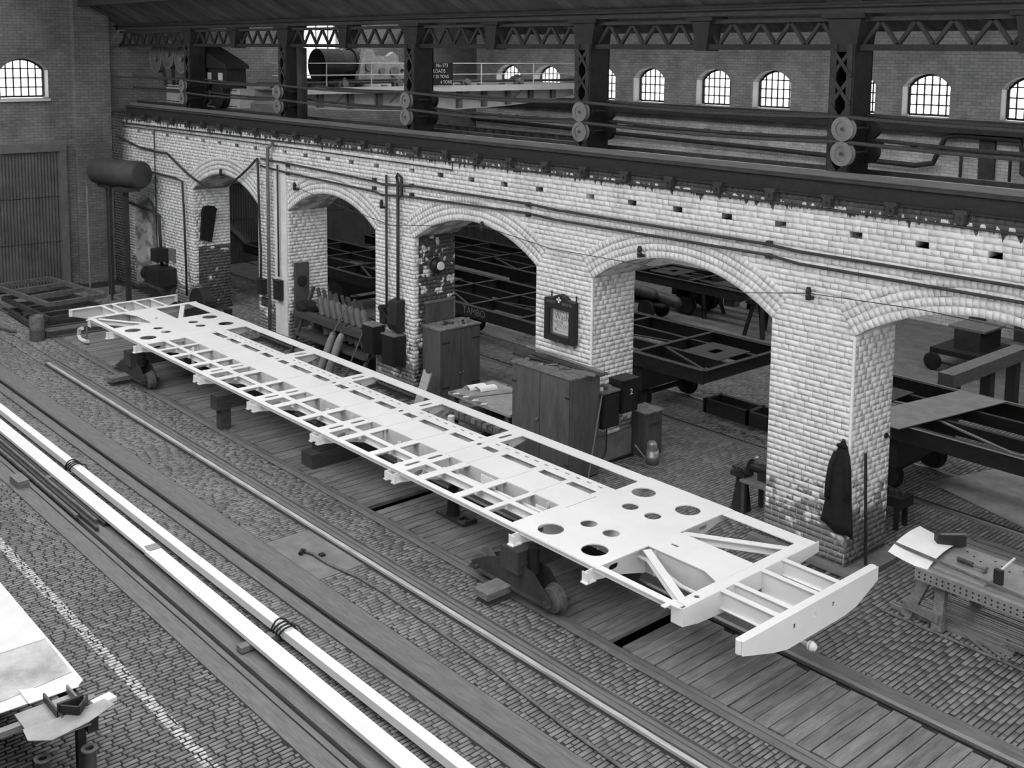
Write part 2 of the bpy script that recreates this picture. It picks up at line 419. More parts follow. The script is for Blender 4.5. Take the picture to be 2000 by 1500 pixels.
for i in range(62):
    z0, z1 = i*CH, (i+1)*CH
    if i < 40:
        segs = [(edges[k], edges[k+1]) for k in range(0, len(edges), 2)]
        for a, b in segs:
            if a == XL:
                nc, nh, ns, nr = NICHE; RR = (nh*nh+nr*nr)/(2*nr); zc = (z0+z1)/2
                if zc < ns: ww = nh
                elif zc < ns+nr: ww = math.sqrt(max(RR*RR-(zc-(ns+nr-RR))**2, 0))
                else: ww = 0
                for aa, bb in (((a, nc-ww), (nc+ww, b)) if ww > 0 else ((a, b),)):
                    QF += [fq(p, q, z0, z1) for p, q in courses(aa, bb, i)]
            else: QF += [fq(p, q, z0, z1) for p, q in courses(a, b, i)]
    else:
        cl_ = [(x-.09, x+.09) for x in hs] if i == 56 else []
        for c, hw in ARCH:                     # keep the field bricks out of the openings
            R = (hw*hw+RISE*RISE)/(2*RISE); zc = SPR+RISE-R
            if z0 < SPR+RISE: ww = math.sqrt(R*R-(z0-zc)**2); cl_.append((c-ww, c+ww))
        for p, q in courses(XL, XR, i, cl_):
            skip = False
            for c, hw in ARCH:
                R = (hw*hw+RISE*RISE)/(2*RISE); zc = SPR+RISE-R
                if all(math.hypot(px-c, pz-zc) < R+.455 and abs(math.atan2(px-c, pz-zc)) < math.asin(hw/R) for px in (p, q) for pz in (z0, z1)): skip = True; break
            if not skip: QF.append(fq(p, q, z0, z1))
# ---- bricks on the reveals that face +x
QS = []
for c, hw in ARCH:
    xe = c-hw
    for i in range(40):
        z0, z1 = i*CH, (i+1)*CH
        for p, q in courses(YF+.002, YBK, i+1):
            xx = xe + rng.uniform(.0005, .0025)
            QS.append([(xx, p+GAP/2, z0+GAP/2), (xx, q-GAP/2, z0+GAP/2), (xx, q-GAP/2, z1-GAP/2), (xx, p+GAP/2, z1-GAP/2)])
QALL = np.array(QF+QS)
near, rest = split_nearest(QALL, 300)
piece_objects('brick', near, .02, BRICK, WALLM, .001)
o = slabs('brick_courses', rest, .02, BRICK, WALLM, .001); o['kind'] = 'stuff'
# ---- four rings of arch bricks over every opening
for c, hw in ARCH:
    R = (hw*hw+RISE*RISE)/(2*RISE); zc = SPR+RISE-R; th = math.asin(hw/R); Q = []
    for r in range(4):
        r0, r1 = R+.004+r*.114, R+.114*(r+1)-.006; n = int(2*th*r0/.083)
        for k in range(n):
            a0 = -th + 2*th*k/n + .0028/r0; a1 = -th + 2*th*(k+1)/n - .0028/r0
            y = YF - .002 - rng.uniform(0, .0018)
            f = lambda rr, a: (c+rr*math.sin(a), y, zc+rr*math.cos(a))
            Q.append([f(r0, a0), f(r0, a1), f(r1, a1), f(r1, a0)])
    o = slabs('arch_ring', Q, .022, VOUS, WALLM, .0012); o['kind'] = 'stuff'
# ---- pale rounded corner strips of the piers and the kerb stones at the foot of the nearest pier
for c, hw in ARCH[3:5]:
    MB().cyl((c-hw, YF+.01, .35), (c-hw, YF+.01, SPR), .022, 10).build('corner_bead', BRICK, WALLM)
MB().box(-9.25,-7.55,12.86,12.99,0,.07).build('foot_stone', CONC, WALLM)
MB().box(-7.74,-7.45,12.9,14.1,0,.06).build('foot_stone', CONC, WALLM)
# ================================================================== FLOOR
FX0, FX1 = -33.0, 2.0
fl = MB()
for y0, y1 in ((-2.0, 9.255), (10.60, 27.4)): fl.box(FX0, FX1, y0, y1, -.5, -.055)
for y0, y1 in ((-2.0,5.33),(5.94,6.79),(7.42,9.06),(10.94,15.99),(16.03,17.43),(17.59,27.4)): fl.box(FX0, FX1, y0, y1, -.055, -.007)
fl.box(FX0, FX1, 9.255, 10.60, -.5, -.42)
FLOOR = struct(fl.build('floor', DIRT))
def setts(y0, y1, x0, x1, L, Wd, gap=.012, skip=None, jy=.22, tilt=.0012):
    out = []; r = 0; x = x0
    while x < x1:
        w = Wd*rng.uniform(.95, 1.05); y = y0 - rng.uniform(0, L)
        while y < y1:
            l = L*rng.uniform(1-jy, 1+jy); p, q = max(y, y0), min(y+l, y1); y += l
            if q-p < .04: continue
            if skip and skip(x+w/2, (p+q)/2): continue
            z = rng.uniform(-.002, .002); t = rng.uniform(-tilt, tilt, 4); gg = gap*rng.uniform(.75, 1.25)
            out.append([(x+gg/2, p+gap*.4, z+t[0]), (x+w-gg/2, p+gap*.4, z+t[1]), (x+w-gg/2, q-gap*.4, z+t[2]), (x+gg/2, q-gap*.4, z+t[3])])
        x += w
    return out
PADX = (-13.6, -12.15)
SQ = []
SQ += setts(1.8, 5.32, -30, -6.2, .16, .064, .021)
SQ += setts(5.96, 6.77, -30, -5, .165, .064, .013)
SQ += setts(7.43, 8.13, -32, -4, .19, .064, .014, skip=lambda x, y: PADX[0] < x < PADX[1])
SQ += setts(8.47, 9.05, -32, -3, .19, .064, .015)
SQ += setts(8.13, 8.47, -32, -24.85, .19, .064, .015)
def piersk(x, y):
    if y < 12.84 or y > 14.1: return False
    return not any(c-hw+.02 < x < c+hw-.02 for c, hw in ARCH)
SQ += setts(10.95, 16.0, -32, -1.5, .24, .066, .013, skip=piersk)
SQ += setts(16.2, 17.4, -24, -3, .24, .07, .013)
SQ += setts(17.6, 21.2, -20, -6, .26, .075, .016)
SQ = np.array(SQ)
near, rest = split_nearest(SQ, 300)
piece_objects('sett', near, .05, SETT, FLOOR, .003)
o = slabs('sett_paving', rest, .05, SETT, FLOOR, .003); o['kind'] = 'stuff'
MB().box(FX0, FX1, 21.2, 27.4, -.05, -.004).build('far_paving', mat('far_paving_mix', .15, .8, amt=.35, scale=3), FLOOR)
MB().box(-33, -20, 17.6, 21.2, -.05, -.004).build('far_paving', mat('far_paving_mix', .15), FLOOR)
MB().box(-33, -24, 16.2, 17.4, -.05, -.004).build('far_paving', mat('far_paving_mix', .15), FLOOR)
MB().box(PADX[0], PADX[1], 7.43, 8.13, -.05, .002).build('concrete_pad', CONC, FLOOR)
for y0, y1 in ((5.325,5.555),(5.705,5.95),(6.79,6.965),(7.11,7.425),(9.06,9.165),(10.72,10.945),(16.02,16.04),(17.42,17.45),(15.98,16.02),(17.56,17.6)):
    MB().box(FX0+.2, FX1-.4, y0, y1, -.05, -.001+.003*(y0 > 10)).build('rail_side_strip', STRIP, FLOOR)
# loose dark cross-planks of the pit cover, each a piece of its own
pm = {}
x = -32.8; k = 0
while x < -2.6:
    w = random.choice((.165,.17,.175,.18,.2)); gone = any(a < x+w/2 < b for a, b in ((-8.62,-8.40),(-9.36,-9.27),(-13.62,-13.52)))
    if not gone:
        key = (w, k % 3)
        if key not in pm:
            a = .0 if k % 3 else .02
            mb = MB(); mb.box(0, w-(.012 if k % 2 else .018), 9.262+a, 10.56-a*2, -.06, -.002)
            o = mb.build('plank', PLANK, FLOOR); pm[key] = o.data
        else:
            o = bpy.data.objects.new('plank', pm[key]); COL.objects.link(o); o.parent = FLOOR
        o.location = (x, random.uniform(-.006,.006), random.uniform(-.006,.004)); o.rotation_euler = (0, random.uniform(-.012,.012), 0)
    x += w; k += 1
# rails let into the floor
def rail(y, label, x0=-32.9, x1=1.5):
    mb = MB(); mb.box(x0, x1, y-.034, y+.034, -.03, .012); mb.box(x0, x1, y-.01, y+.01, -.055, -.03)
    tag(mb.build('track_rail', RAILM), label, 'rail')
rail(5.60, 'steel rail let into the floor nearest the camera, left of the white channels')
rail(7.07, 'steel rail with dark flangeway just right of the two white channels')
rail(9.20, 'steel rail edging the plank deck on the camera side of the white underframe')
rail(10.68, 'steel rail on the pier side of the plank deck, passing under the buffer beam')
rail(16.07, 'near rail of the track behind the arches, under the dark wagon frames', -32.9, 1.5)
rail(17.50, 'far rail of the track behind the arches, under the dark wagon frames', -32.9, 1.5)
# ================================================================== FAR WALLS
YW = 27.4
WC = [-9.7,-11.95,-14.6,-16.72,-19.42,-21.56,-24.2,-26.35,-29.05,-31.15]
def archpoly(c, hw, z0, zs, rise, n=10):
    R = (hw*hw+rise*rise)/(2*rise)
    pts = [(c-hw, z0), (c+hw, z0)]
    for k in range(n+1):
        x = c+hw-2*hw*k/n; pts.append((x, zs+rise-R+math.sqrt(max(R*R-(x-c)**2, 0))))
    return pts
def windowed_wall(mb, a, b, z0, z1, wins, front, back):   # wall in (u,z) with arched openings, faces front/back as functions
    us = sorted(wins); cur = a
    def quad(u0, u1, w0, w1):
        mb._add([front(u0,w0),front(u1,w0),front(u1,w1),front(u0,w1),back(u0,w0),back(u1,w0),back(u1,w1),back(u0,w1)],
                [(0,1,2,3),(5,4,7,6),(0,4,5,1),(3,2,6,7),(0,3,7,4),(1,5,6,2)])
    for c, hw, s0, zs, rise in us:
        quad(cur, c-hw, z0, z1); quad(c-hw, c+hw, z0, s0)
        pts = archpoly(c, hw, s0, zs, rise)[2:][::-1]
        for p, q in zip(pts[:-1], pts[1:]):
            mb._add([front(*p),front(*q),front(q[0],z1),front(p[0],z1),back(*p),back(*q),back(q[0],z1),back(p[0],z1)],
                    [(0,1,2,3),(5,4,7,6),(0,4,5,1)])
        cur = c+hw
    quad(cur, b, z0, z1)
wb = MB()
WIN = [(c, .66, 5.42, 6.22, .33) for c in WC]
windowed_wall(wb, -33, 3, -.5, 7.75, WIN, lambda u, z: (u, YW, z), lambda u, z: (u, YW+.45, z))
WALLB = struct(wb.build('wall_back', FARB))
# arched recesses of the far wall below the ledge, told only by their pale rings
for c in (-18.1,-13.2,-8.3):
    pts = []
    mb = MB(); prev = None
    for k in range(13):
        t = -.65+1.3*k/12; p = (c+2.1*math.sin(t), YW-.02, 1.75+2.1*math.cos(t)); pts.append(p)
    mb.tube(pts, .05, 6).build('pale_arch_ring', PALEJ, WALLB)
BAR = mat('glazing_bar', .06, .6)
def window(idx, c, hw, z0, zs, rise, place, thick=.03, reveal=True):
    """arched iron window of six by four panes; place maps (u, depth, z) to the world"""
    root = bpy.data.objects.new('window_%d' % idx, None); COL.objects.link(root); LOC[root] = Vector((0,0,0)); struct(root)
    R = (hw*hw+rise*rise)/(2*rise); top = lambda u: zs+rise-R+math.sqrt(max(R*R-(u-c)**2, 0))
    f = MB(); ys = [z0+(zs+rise-z0)*k/4 for k in range(5)]; xs_ = [c-hw+2*hw*k/6 for k in range(7)]
    def bar(u0, w0, u1, w1, t):
        d = Vector((u1-u0, w1-w0)); n_ = Vector((-d.y, d.x)).normalized()*t/2
        q = [(u0-n_.x, w0-n_.y), (u1-n_.x, w1-n_.y), (u1+n_.x, w1+n_.y), (u0+n_.x, w0+n_.y)]
        f._add([place(u, 0, w) for u, w in q]+[place(u, thick, w) for u, w in q], [(0,1,2,3),(7,6,5,4),(0,4,5,1),(1,5,6,2),(2,6,7,3),(3,7,4,0)])
    for u in xs_: bar(u, z0, u, top(u) if abs(u-c) < hw-.01 else zs, .036 if abs(u-c) < hw-.01 else .07)
    for w in ys[1:4]: bar(c-hw, w, c+hw, w, .036)
    bar(c-hw, z0, c+hw, z0, .06)
    ap = archpoly(c, hw, z0, zs, rise)[2:]
    for p, q in zip(ap[:-1], ap[1:]): bar(p[0], p[1], q[0], q[1], .06)
    f.build('window_frame', BAR, root, fix=True)
    for i in range(6):
        for k in range(4):
            u0, u1 = xs_[i]+.012, xs_[i+1]-.012; w0, w1a, w1b = ys[k]+.012, ys[k+1]-.012, ys[k+1]-.012
            if k == 3: w1a, w1b = top(u0)-.02, top(u1)-.02
            q = [(u0,w0),(u1,w0),(u1,w1b),(u0,w1a)]
            mb = MB(); mb._add([place(u, thick*.35, w) for u, w in q]+[place(u, thick*.55, w) for u, w in q], [(0,1,2,3),(7,6,5,4),(0,4,5,1),(1,5,6,2),(2,6,7,3),(3,7,4,0)])
            mb.build('pane', GLASS, root)
    return root
for i, c in enumerate(WC): window(i+1, c, .62, 5.46, 6.2, .32, lambda u, d, z: (u, YW+.30+d, z))
for c in WC:                                   # limewashed reveal on the side that faces the camera
    MB().box(c-.665, c-.655, YW-.004, YW+.29, 5.44, 6.2).build('window_reveal', PALEJ, WALLB)
# runway ledge of the far wall
lb = thing('runway_beam', 'dark crane runway beam along the far wall below the arched windows', 'beam', (-15, YW-.2, 5.07))
MB().box(-33, 2, YW-.34, YW-.02, 5.07, 5.33).build('beam_web', SOOT, lb)
MB().box(-33, 2, YW-.42, YW-.02, 5.30, 5.34).build('top_flange', SOOT, lb)
MB().box(-33, 2, YW-.24, YW-.18, 5.34, 5.41).build('crane_rail', STEEL, lb)
# end wall at the left, with the corrugated door and one arched window
we = MB()
windowed_wall(we, -2.4, 13.0, -.5, 12.0, [(10.60, .66, 5.55, 6.36, .34)], lambda u, z: (-33.0, u, z), lambda u, z: (-33.5, u, z))
WALLE = struct(we.build('wall_left', ENDB))
window(11, 10.60, .62, 5.60, 6.36, .31, lambda u, d, z: (-33.3-d, u, z))
MB().box(-33.3, -32.99, 11.255, 11.262, 5.58, 6.36).build('window_reveal', PALEJ, WALLE)
MB().box(-33.12, -32.93, 9.9, 11.3, 5.47, 5.54).build('window_sill', PALEJ, WALLE)
we2 = MB(); windowed_wall(we2, 13.0, 27.85, -.5, 12.0, [(20.4, .95, 5.2, 7.7, .6)], lambda u, z: (-33.0, u, z), lambda u, z: (-33.5, u, z))
WALLE2 = struct(we2.build('wall_far_end', ENDB))
g2 = bpy.data.objects.new('window_12', None); COL.objects.link(g2); LOC[g2] = Vector((0,0,0)); struct(g2)
mb = MB()
for k in range(5): mb.box(-33.25,-33.21, 19.45+k*.475-.014, 19.45+k*.475+.014, 5.2, 8.2)
for k in range(7): mb.box(-33.25,-33.21, 19.45, 21.35, 5.2+k*.5-.012, 5.2+k*.5+.012)
mb.build('window_frame', BAR, g2)
for k in range(4):
    for j in range(6): MB().box(-33.24,-33.235, 19.46+k*.475, 19.92+k*.475, 5.215+j*.5, 5.685+j*.5).build('pane', GLASS, g2)
def corrugated(name, y0, y1, z0, z1, x, parent, pitch=.09, amp=.018):
    n = int((y1-y0)/pitch*6); V = []; F = []
    for i in range(n+1):
        y = y0+(y1-y0)*i/n; xx = x+amp*math.sin(2*PI*y/pitch)
        V += [(xx, y, z0), (xx, y, z1)]
    for i in range(n): F.append((2*i, 2*i+2, 2*i+3, 2*i+1))
    mb = MB(); mb._add(V, F); return mb.build(name, CORR, parent, smooth=True)
def door(n, y0, y1, ztop, brace):
    d = bpy.data.objects.new('door_%d' % n, None); COL.objects.link(d); LOC[d] = Vector((0,0,0)); struct(d)
    for k in range(3): corrugated('iron_sheet', y0, y1, k*ztop/3+.02, (k+1)*ztop/3, -32.9+.004*k, d)
    dt = mat('door_timber', .15, .8, amt=.2)
    MB().box(-32.96,-32.82, y1, y1+.2, 0, ztop+.2).build('door_post', dt, d)
    MB().box(-32.96,-32.82, y0-.2, y0, 0, ztop+.2).build('door_post', dt, d)
    MB().box(-32.98,-32.80, y0-.2, y1+.2, ztop+.01, ztop+.26).build('door_lintel', dt, d)
    if brace:
        MB().box(-32.87,-32.8, y0, y1, ztop*.62, ztop*.62+.16).build('door_rail', dt, d)
        MB().beam((-32.83, y0+.3, ztop*.60), (-32.83, y0+2.4, .5), .16, .06, (1,0,0)).build('door_brace', dt, d)
        MB().beam((-32.83, y0+2.4, ztop*.60), (-32.83, y0+4.3, .5), .16, .06, (1,0,0)).build('door_brace', dt, d)
door(1, 6.6, 11.45, 4.0, False)
door(2, 15.2, 25.5, 4.3, True)  # door widened with added dark sheet to darken the second arch
MB().box(-33.0,-32.72, 11.95, 12.98, 0, 9).build('pilaster', ENDB, WALLE)
wr = MB(); RW = [(1.6,1.7,1.0,6.0,.9),(6.0,1.9,.3,6.6,.9),(10.4,1.7,1.0,6.0,.9)]; windowed_wall(wr, -2.4, 27.85, -.5, 12, RW, lambda u, z: (XR, u, z), lambda u, z: (XR+.4, u, z)); struct(wr.build('wall_right', ENDB))
for i, w_ in enumerate(RW): window(13+i, w_[0], w_[1]-.02, w_[2]+.03, w_[3], w_[4]-.02, lambda u, d, z: (XR+.2+d, u, z))
wn = MB(); wn.box(-33.5, XR+.4, -2.4, -2.0, -.5, 9.2); struct(wn.build('wall_near', ENDB))
# ================================================================== ROOF
def slope(name, y0, z0, y1, z1, glaze):
    """one roof slope: boarding with glazed strips; eaves at (y0,z0), ridge at (y1,z1); glaze = list of (t0,t1) along the slope"""
    o0 = struct(bpy.data.objects.new(name, None)); COL.objects.link(o0); LOC[o0] = Vector((0,0,0))
    f = lambda t: (y0+(y1-y0)*t, z0+(z1-z0)*t)
    cuts = [0.]
    for a, b in glaze: cuts += [a, b]
    cuts.append(1.)
    Q = MB(); xx = np.arange(-33.5, 2.05, .3)
    for i in range(0, len(cuts), 2):
        if cuts[i+1]-cuts[i] < .01: continue
        (ya, za), (yb_, zb) = f(cuts[i]), f(cuts[i+1])
        for x in xx:
            Q._add([(x,ya,za),(x+.293,ya,za),(x+.293,yb_,zb),(x,yb_,zb),(x,ya,za+.04),(x+.293,ya,za+.04),(x+.293,yb_,zb+.04),(x,yb_,zb+.04)],
                   [(0,3,2,1),(4,5,6,7),(0,1,5,4),(1,2,6,5),(2,3,7,6),(3,0,4,7)])
        Q._add([(-33.5,ya,za+.05),(2.1,ya,za+.05),(2.1,yb_,zb+.05),(-33.5,yb_,zb+.05)], [(0,1,2,3)])
    Q.build('roof_boards', ROOFB, o0)
    n = max(2, int(abs(y1-y0)/1.1)); pu = MB()
    for k in range(n+1):
        yy, zz = f(k/n); pu.box(-33.5, 2, yy-.05, yy+.05, zz-.16, zz-.005)
    pu.build('purlins', SOOT, o0)['kind'] = 'stuff'
    for a, b in glaze:
        (ya, za), (yb_, zb) = f(a), f(b)
        gb = MB()
        for x in np.arange(-33.3, 2, .8): gb.beam((x,ya,za), (x,yb_,zb), .04, .06)
        gb.build('glazing_bars', SOOT, o0)['kind'] = 'stuff'
        MB()._add([(-33.5,ya,za+.03),(2,ya,za+.03),(2,yb_,zb+.03),(-33.5,yb_,zb+.03)], [(0,1,2,3)]).build('roof_glass', GLASS, o0)
    return o0
slope('ceiling', 13.35, 7.72, 6.0, 11.6, [(.55, .95)])
slope('ceiling_2', -2.2, 7.72, 6.0, 11.6, [(.08, .96)])
slope('ceiling_3', 13.65, 7.72, 20.6, 11.2, [(.5, .8)])
slope('ceiling_4', YW+.2, 7.55, 20.6, 11.2, [(.45, .75)])
ga = MB(); ga.yplate([(-33.4,7.0),(1.8,7.0),(1.8,7.6),(-33.4,7.6)], -2.1, -2.0); struct(ga.build('trim_1', SOOT))
# ================================================================== UPPER IRONWORK
ORD = ['leftmost lattice column', 'second lattice column from the left', 'middle lattice column beside the load sign', 'lattice column left of the row of arched windows', 'largest lattice column, nearest the camera', 'lattice column at the right edge']
# runway beams along both edges of the arcade wall
rb = thing('runway_beam', 'dark oily crane runway beam along the front edge of the arcade wall', 'beam', (-15, 13.1, TOP))
MB().box(-31.6, XR, 12.99, 13.24, TOP, 5.36).build('beam_web', BLACK, rb)
MB().box(-31.6, XR, 12.93, 13.30, 5.33, 5.37).build('top_flange', SOOT, rb)
MB().box(-31.6, XR, 12.95, 13.28, TOP, 5.13).build('bottom_flange', BLACK, rb)
MB().box(-31.6, XR, 13.08, 13.15, 5.37, 5.45).build('crane_rail', RAILM, rb)
first = None
for k in range(36):                           # bracket ends with bolts under the beam
    x = -31.2+k*.92
    if x > XR: break
    if first is None:
        mb = MB(); mb.box(-.06,.06,12.90,13.0,4.98,5.12); mb.box(-.09,.09,12.9,13.02,5.10,5.15); mb.cyl((0,12.86,5.05),(0,12.92,5.05),.02,8)
        o = mb.build('bracket', SOOT, rb); first = o.data
    else:
        o = bpy.data.objects.new('bracket', first); COL.objects.link(o); o.parent = rb
    o.location = (x, 0, 0)
rb2 = thing('runway_beam', 'dark crane runway beam along the rear edge of the arcade wall', 'beam', (-15, 13.9, TOP))
MB().box(-33, XR, 13.83, 14.05, TOP, 5.33).build('beam_web', BLACK, rb2)
MB().box(-33, XR, 13.78, 14.10, 5.31, 5.35).build('top_flange', BLACK, rb2)
MB().box(-33, XR, 13.90, 13.97, 5.35, 5.43).build('crane_rail', STEEL, rb2)
MB().box(-31.6, XR, 13.30, 13.78, 5.1, 5.14).build('walkway_plate', SOOT, rb2)
# ---- columns
CX = [-28.25,-23.2,-18.15,-13.25,-8.32,-3.4]
Y0c, Y1c = 13.32, 13.78
def column(i, x):
    t = thing('lattice_column', ORD[i]+', black iron with rope sheaves at its foot', 'column', (x, 13.55, 5.14), 'iron columns on the arcade wall')
    for s in (-1, 1):
        xs_ = x+s*.16
        MB().box(xs_-.025, xs_+.025, Y0c, Y1c, 5.14, 7.15).build('side_channel', BLACK, t)
        MB().box(min(xs_, xs_-s*.08), max(xs_, xs_-s*.08), Y0c-.012, Y0c+.012, 5.14, 7.15).build('channel_flange', SOOT, t)
    MB().box(x-.185, x+.185, Y1c-.02, Y1c, 5.6, 7.1).build('rear_plate', BLACK, t)
    n = 5; hh = (7.1-5.2)/n
    for k in range(n):
        z0 = 5.2+k*hh
        for s in (-1, 1):
            MB().beam((x-s*.15, Y0c-.02+.012*(s > 0), z0), (x+s*.15, Y0c-.02+.012*(s > 0), z0+hh), .05, .012, (0,1,0)).build('lacing_bar', SOOT, t)
    MB().box(x-.27, x+.27, 13.28, 13.82, 5.14, 5.2).build('base_plate', BLACK, t)
    # cast head carrying the roof
    MB().yplate([(x-.185,7.05),(x+.185,7.05),(x+.25,7.5),(x-.25,7.5)], 13.33, 13.76).build('cast_head', BLACK, t)
    MB().box(x-.33, x+.33, 13.28, 13.8, 7.5, 7.57).build('head_collar', BLACK, t)
    MB().box(x-.27, x+.27, 13.32, 13.76, 7.57, 7.9).build('head_block', BLACK, t)
    for j, z in enumerate((5.70, 6.03)):
        ax = x+.22
        MB().cyl((ax, 13.02, z), (ax, 13.80, z), .022, 8).build('axle', STEEL, t)
        for yy, m in ((13.08, GREYS), (13.72, BLACK)):
            w = MB(); w.lathe([(.03,-.05),(.03,-.03),(.10,-.03),(.10,-.045),(.165,-.045),(.165,-.03),(.135,-.012),(.135,.012),(.165,.03),(.165,.045),(.05,.045)], (ax, yy, z), (0,1,0), 24)
            w.build('rope_sheave', m, t, smooth=False)
    MB().box(x+.0, x+.26, 13.3, 13.34, 5.66, 5.74).build('sheave_bracket', SOOT, t)
    MB().box(x+.0, x+.26, 13.3, 13.34, 5.99, 6.07).build('sheave_bracket', SOOT, t)
    MB().box(x+.14, x+.34, 13.35, 13.6, 5.14, 5.34).build('foot_block', GREYS, t)
for i, x in enumerate(CX): column(i, x)
# round rainwater downpipe column beside the second one
dp = thing('downpipe', 'stout round iron downpipe beside the second lattice column', 'pipe', (-22.62, 13.5, 5.14))
MB().cyl((-22.62,13.5,5.14), (-22.62,13.5,7.06), .12, 18).build('pipe', SOOT, dp, smooth=True)
MB().box(-22.85,-22.4,13.35,13.65,5.14,5.42).build('shoe', BLACK, dp)
# ---- lattice girders
BAYN = ['at the far left end', 'left of the bright gable window', 'over the crane motor', 'over the crane walkway and sign', 'over the three arched windows', 'at the right edge']
BAYS = [(-33.0,CX[0])] + list(zip(CX[:-1], CX[1:])) + [(CX[-1], 1.5)]
for i, (a, b) in enumerate(BAYS):
    if i == 6: break
    a2, b2 = a+(.2 if i else 0), b-.2
    t = thing('lattice_girder', 'sooty zigzag lattice girder '+BAYN[i], 'girder', ((a+b)/2, 13.5, 7.07), 'lattice girders between the columns')
    MB().box(a2, b2, 13.40, 13.60, 7.07, 7.15).build('bottom_chord', BLACK, t)
    MB().box(a2, b2, 13.42, 13.58, 7.46, 7.52).build('top_chord', SOOT, t)
    n = max(2, round((b2-a2)/.5)); st = (b2-a2)/n
    for k in range(n):
        x = a2+k*st
        MB().beam((x, 13.5, 7.14), (x+st/2, 13.5, 7.47), .05, .05, (0,1,0)).build('diagonal', SOOT, t)
        MB().beam((x+st/2, 13.5, 7.47), (x+st, 13.5, 7.14), .05, .05, (0,1,0)).build('diagonal', SOOT, t)
    if i:
        m = (a+b)/2
        u = thing('roof_bracket', 'black tapered roof bracket hanging on the girder '+BAYN[i], 'bracket', (m, 13.5, 7.07), 'roof brackets at mid bay')
        MB().yplate([(m-.11,7.05),(m+.11,7.05),(m+.17,7.5),(m-.17,7.5)], 13.36, 13.66).build('taper', BLACK, u)
        MB().box(m-.24, m+.24, 13.32, 13.7, 7.5, 7.57).build('collar', BLACK, u)
        MB().box(m-.18, m+.18, 13.34, 13.68, 7.57, 7.9).build('seat', BLACK, u)
vg = thing('valley_gutter', 'dark valley gutter running along over the column heads', 'gutter', (-15, 13.5, 7.85))
MB().box(-33, XR, 13.36, 13.66, 7.9, 7.96).build('gutter_floor', BLACK, vg)
MB().cyl((-33,13.25,7.66),(XR,13.25,7.66),.022,8).build('conduit_pipe', SOOT, vg, smooth=True)
# hanging roof shaft over the second hall: two thin tie rods
for y, z, l in ((15.2,8.0,'nearer'),(17.4,8.3,'farther')):
    o = MB().cyl((-33,y,z),(XR,y,z+.05),.03,8).build('tie_rod', SOOT); tag(o, l+' thin dark tie rod under the roof of the rear hall', 'rod')
# ---- endless ropes on the sheaves
for z, yy, l in ((5.855,13.08,'lower front'),(6.19,13.08,'upper front'),(5.86,13.72,'lower rear'),(6.19,13.72,'upper rear')):
    pts = []
    for i in range(len(CX)):
        x = CX[i]+.22; pts.append((x, yy, z))
        if i < len(CX)-1:
            x2 = CX[i+1]+.22
            for k in (.25,.5,.75): pts.append((x+(x2-x)*k, yy, z-.05*4*k*(1-k)))
    pts = [(-32.8, yy, z-.02)]+pts+[(1.4, yy, z-.03)]
    tag(MB().tube(pts, .026, 8).build('driving_rope', mat('greased_rope', .06, .8, amt=.3, scale=20)), l+' driving rope stretched over the column sheaves', 'rope', 'driving ropes')
# ================================================================== OVERHEAD CRANE in the rear hall
cr = thing('overhead_crane', 'pale riveted rope-driven travelling crane with motor, cab and load sign', 'crane', (-28.5, 20.5, 5.43))
GX = -26.9
def belly(t): return 5.24+.36*abs(2*t-1)**2.2
Ya, Yb2 = 14.6, 26.6
pts = [(Ya, 5.97)]
for k in range(13): t = k/12; pts.append((Ya+(Yb2-Ya)*t, belly(t)))
pts.append((Yb2, 5.97)); pts = pts[::-1]
for xg, nm in ((GX, 'near'), (GX-2.6, 'far')):
    gm = mat('crane_girder_paint', .55, .5, amt=.18, scale=2)
    gd = MB().xplate(pts, xg-.015, xg+.015).build('girder_web', gm, cr, fix=True)
    mb = MB()
    for k in range(12):
        y0, y1 = Ya+(Yb2-Ya)*k/12, Ya+(Yb2-Ya)*(k+1)/12
        mb.beam((xg, y0, belly(k/12)), (xg, y1, belly((k+1)/12)), .26, .025)
    mb.build('bottom_flange', gm, gd)
    for k in range(1, 12):
        y = Ya+(Yb2-Ya)*k/12; mb = MB(); mb.box(xg+.015, xg+.12, y-.09, y+.09, belly(k/12)+.02, 5.93)
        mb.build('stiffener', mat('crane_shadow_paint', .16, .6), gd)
MB().box(GX-.05, GX+.42, Ya, Yb2, 5.93, 5.96).build('walkway', WOODM, cr)
MB().box(GX+.40, GX+.43, Ya+.3, Yb2, 5.80, 5.98).build('walkway_kerb', OFFWH, cr)
for y in (15.2,16.6,18.1,20.1,22.2,24.4,26.4):
    MB().cyl((GX+.4,y,5.96),(GX+.4,y,6.66),.018,8).build('handrail_post', OFFWH, cr)
MB().cyl((GX+.4,Ya+.3,6.65),(GX+.4,26.5,6.65),.014,8).build('handrail', OFFWH, cr)
MB().cyl((GX+.4,Ya+.3,6.32),(GX+.4,26.5,6.32),.014,8).build('handrail', OFFWH, cr)
for y in (15.6,17.3,19.2,21.8,24.0):            # walkway brackets and shaft bearings
    mb = MB(); mb.beam((GX+.38,y,5.85),(GX+.1,y-.25,5.5),.05,.05); mb.build('walkway_bracket', GREYS, cr)
    mb = MB(); mb.box(GX+.05,GX+.2,y-.16,y+.16,5.97,6.14); mb.cyl((GX+.2,y,6.08),(GX+.28,y,6.08),.1,14); mb.build('shaft_bearing', GREYS, cr)
MB().cyl((GX+.12,Ya,6.1),(GX+.12,26.5,6.1),.04,10).build('drive_shaft', STEEL, cr)
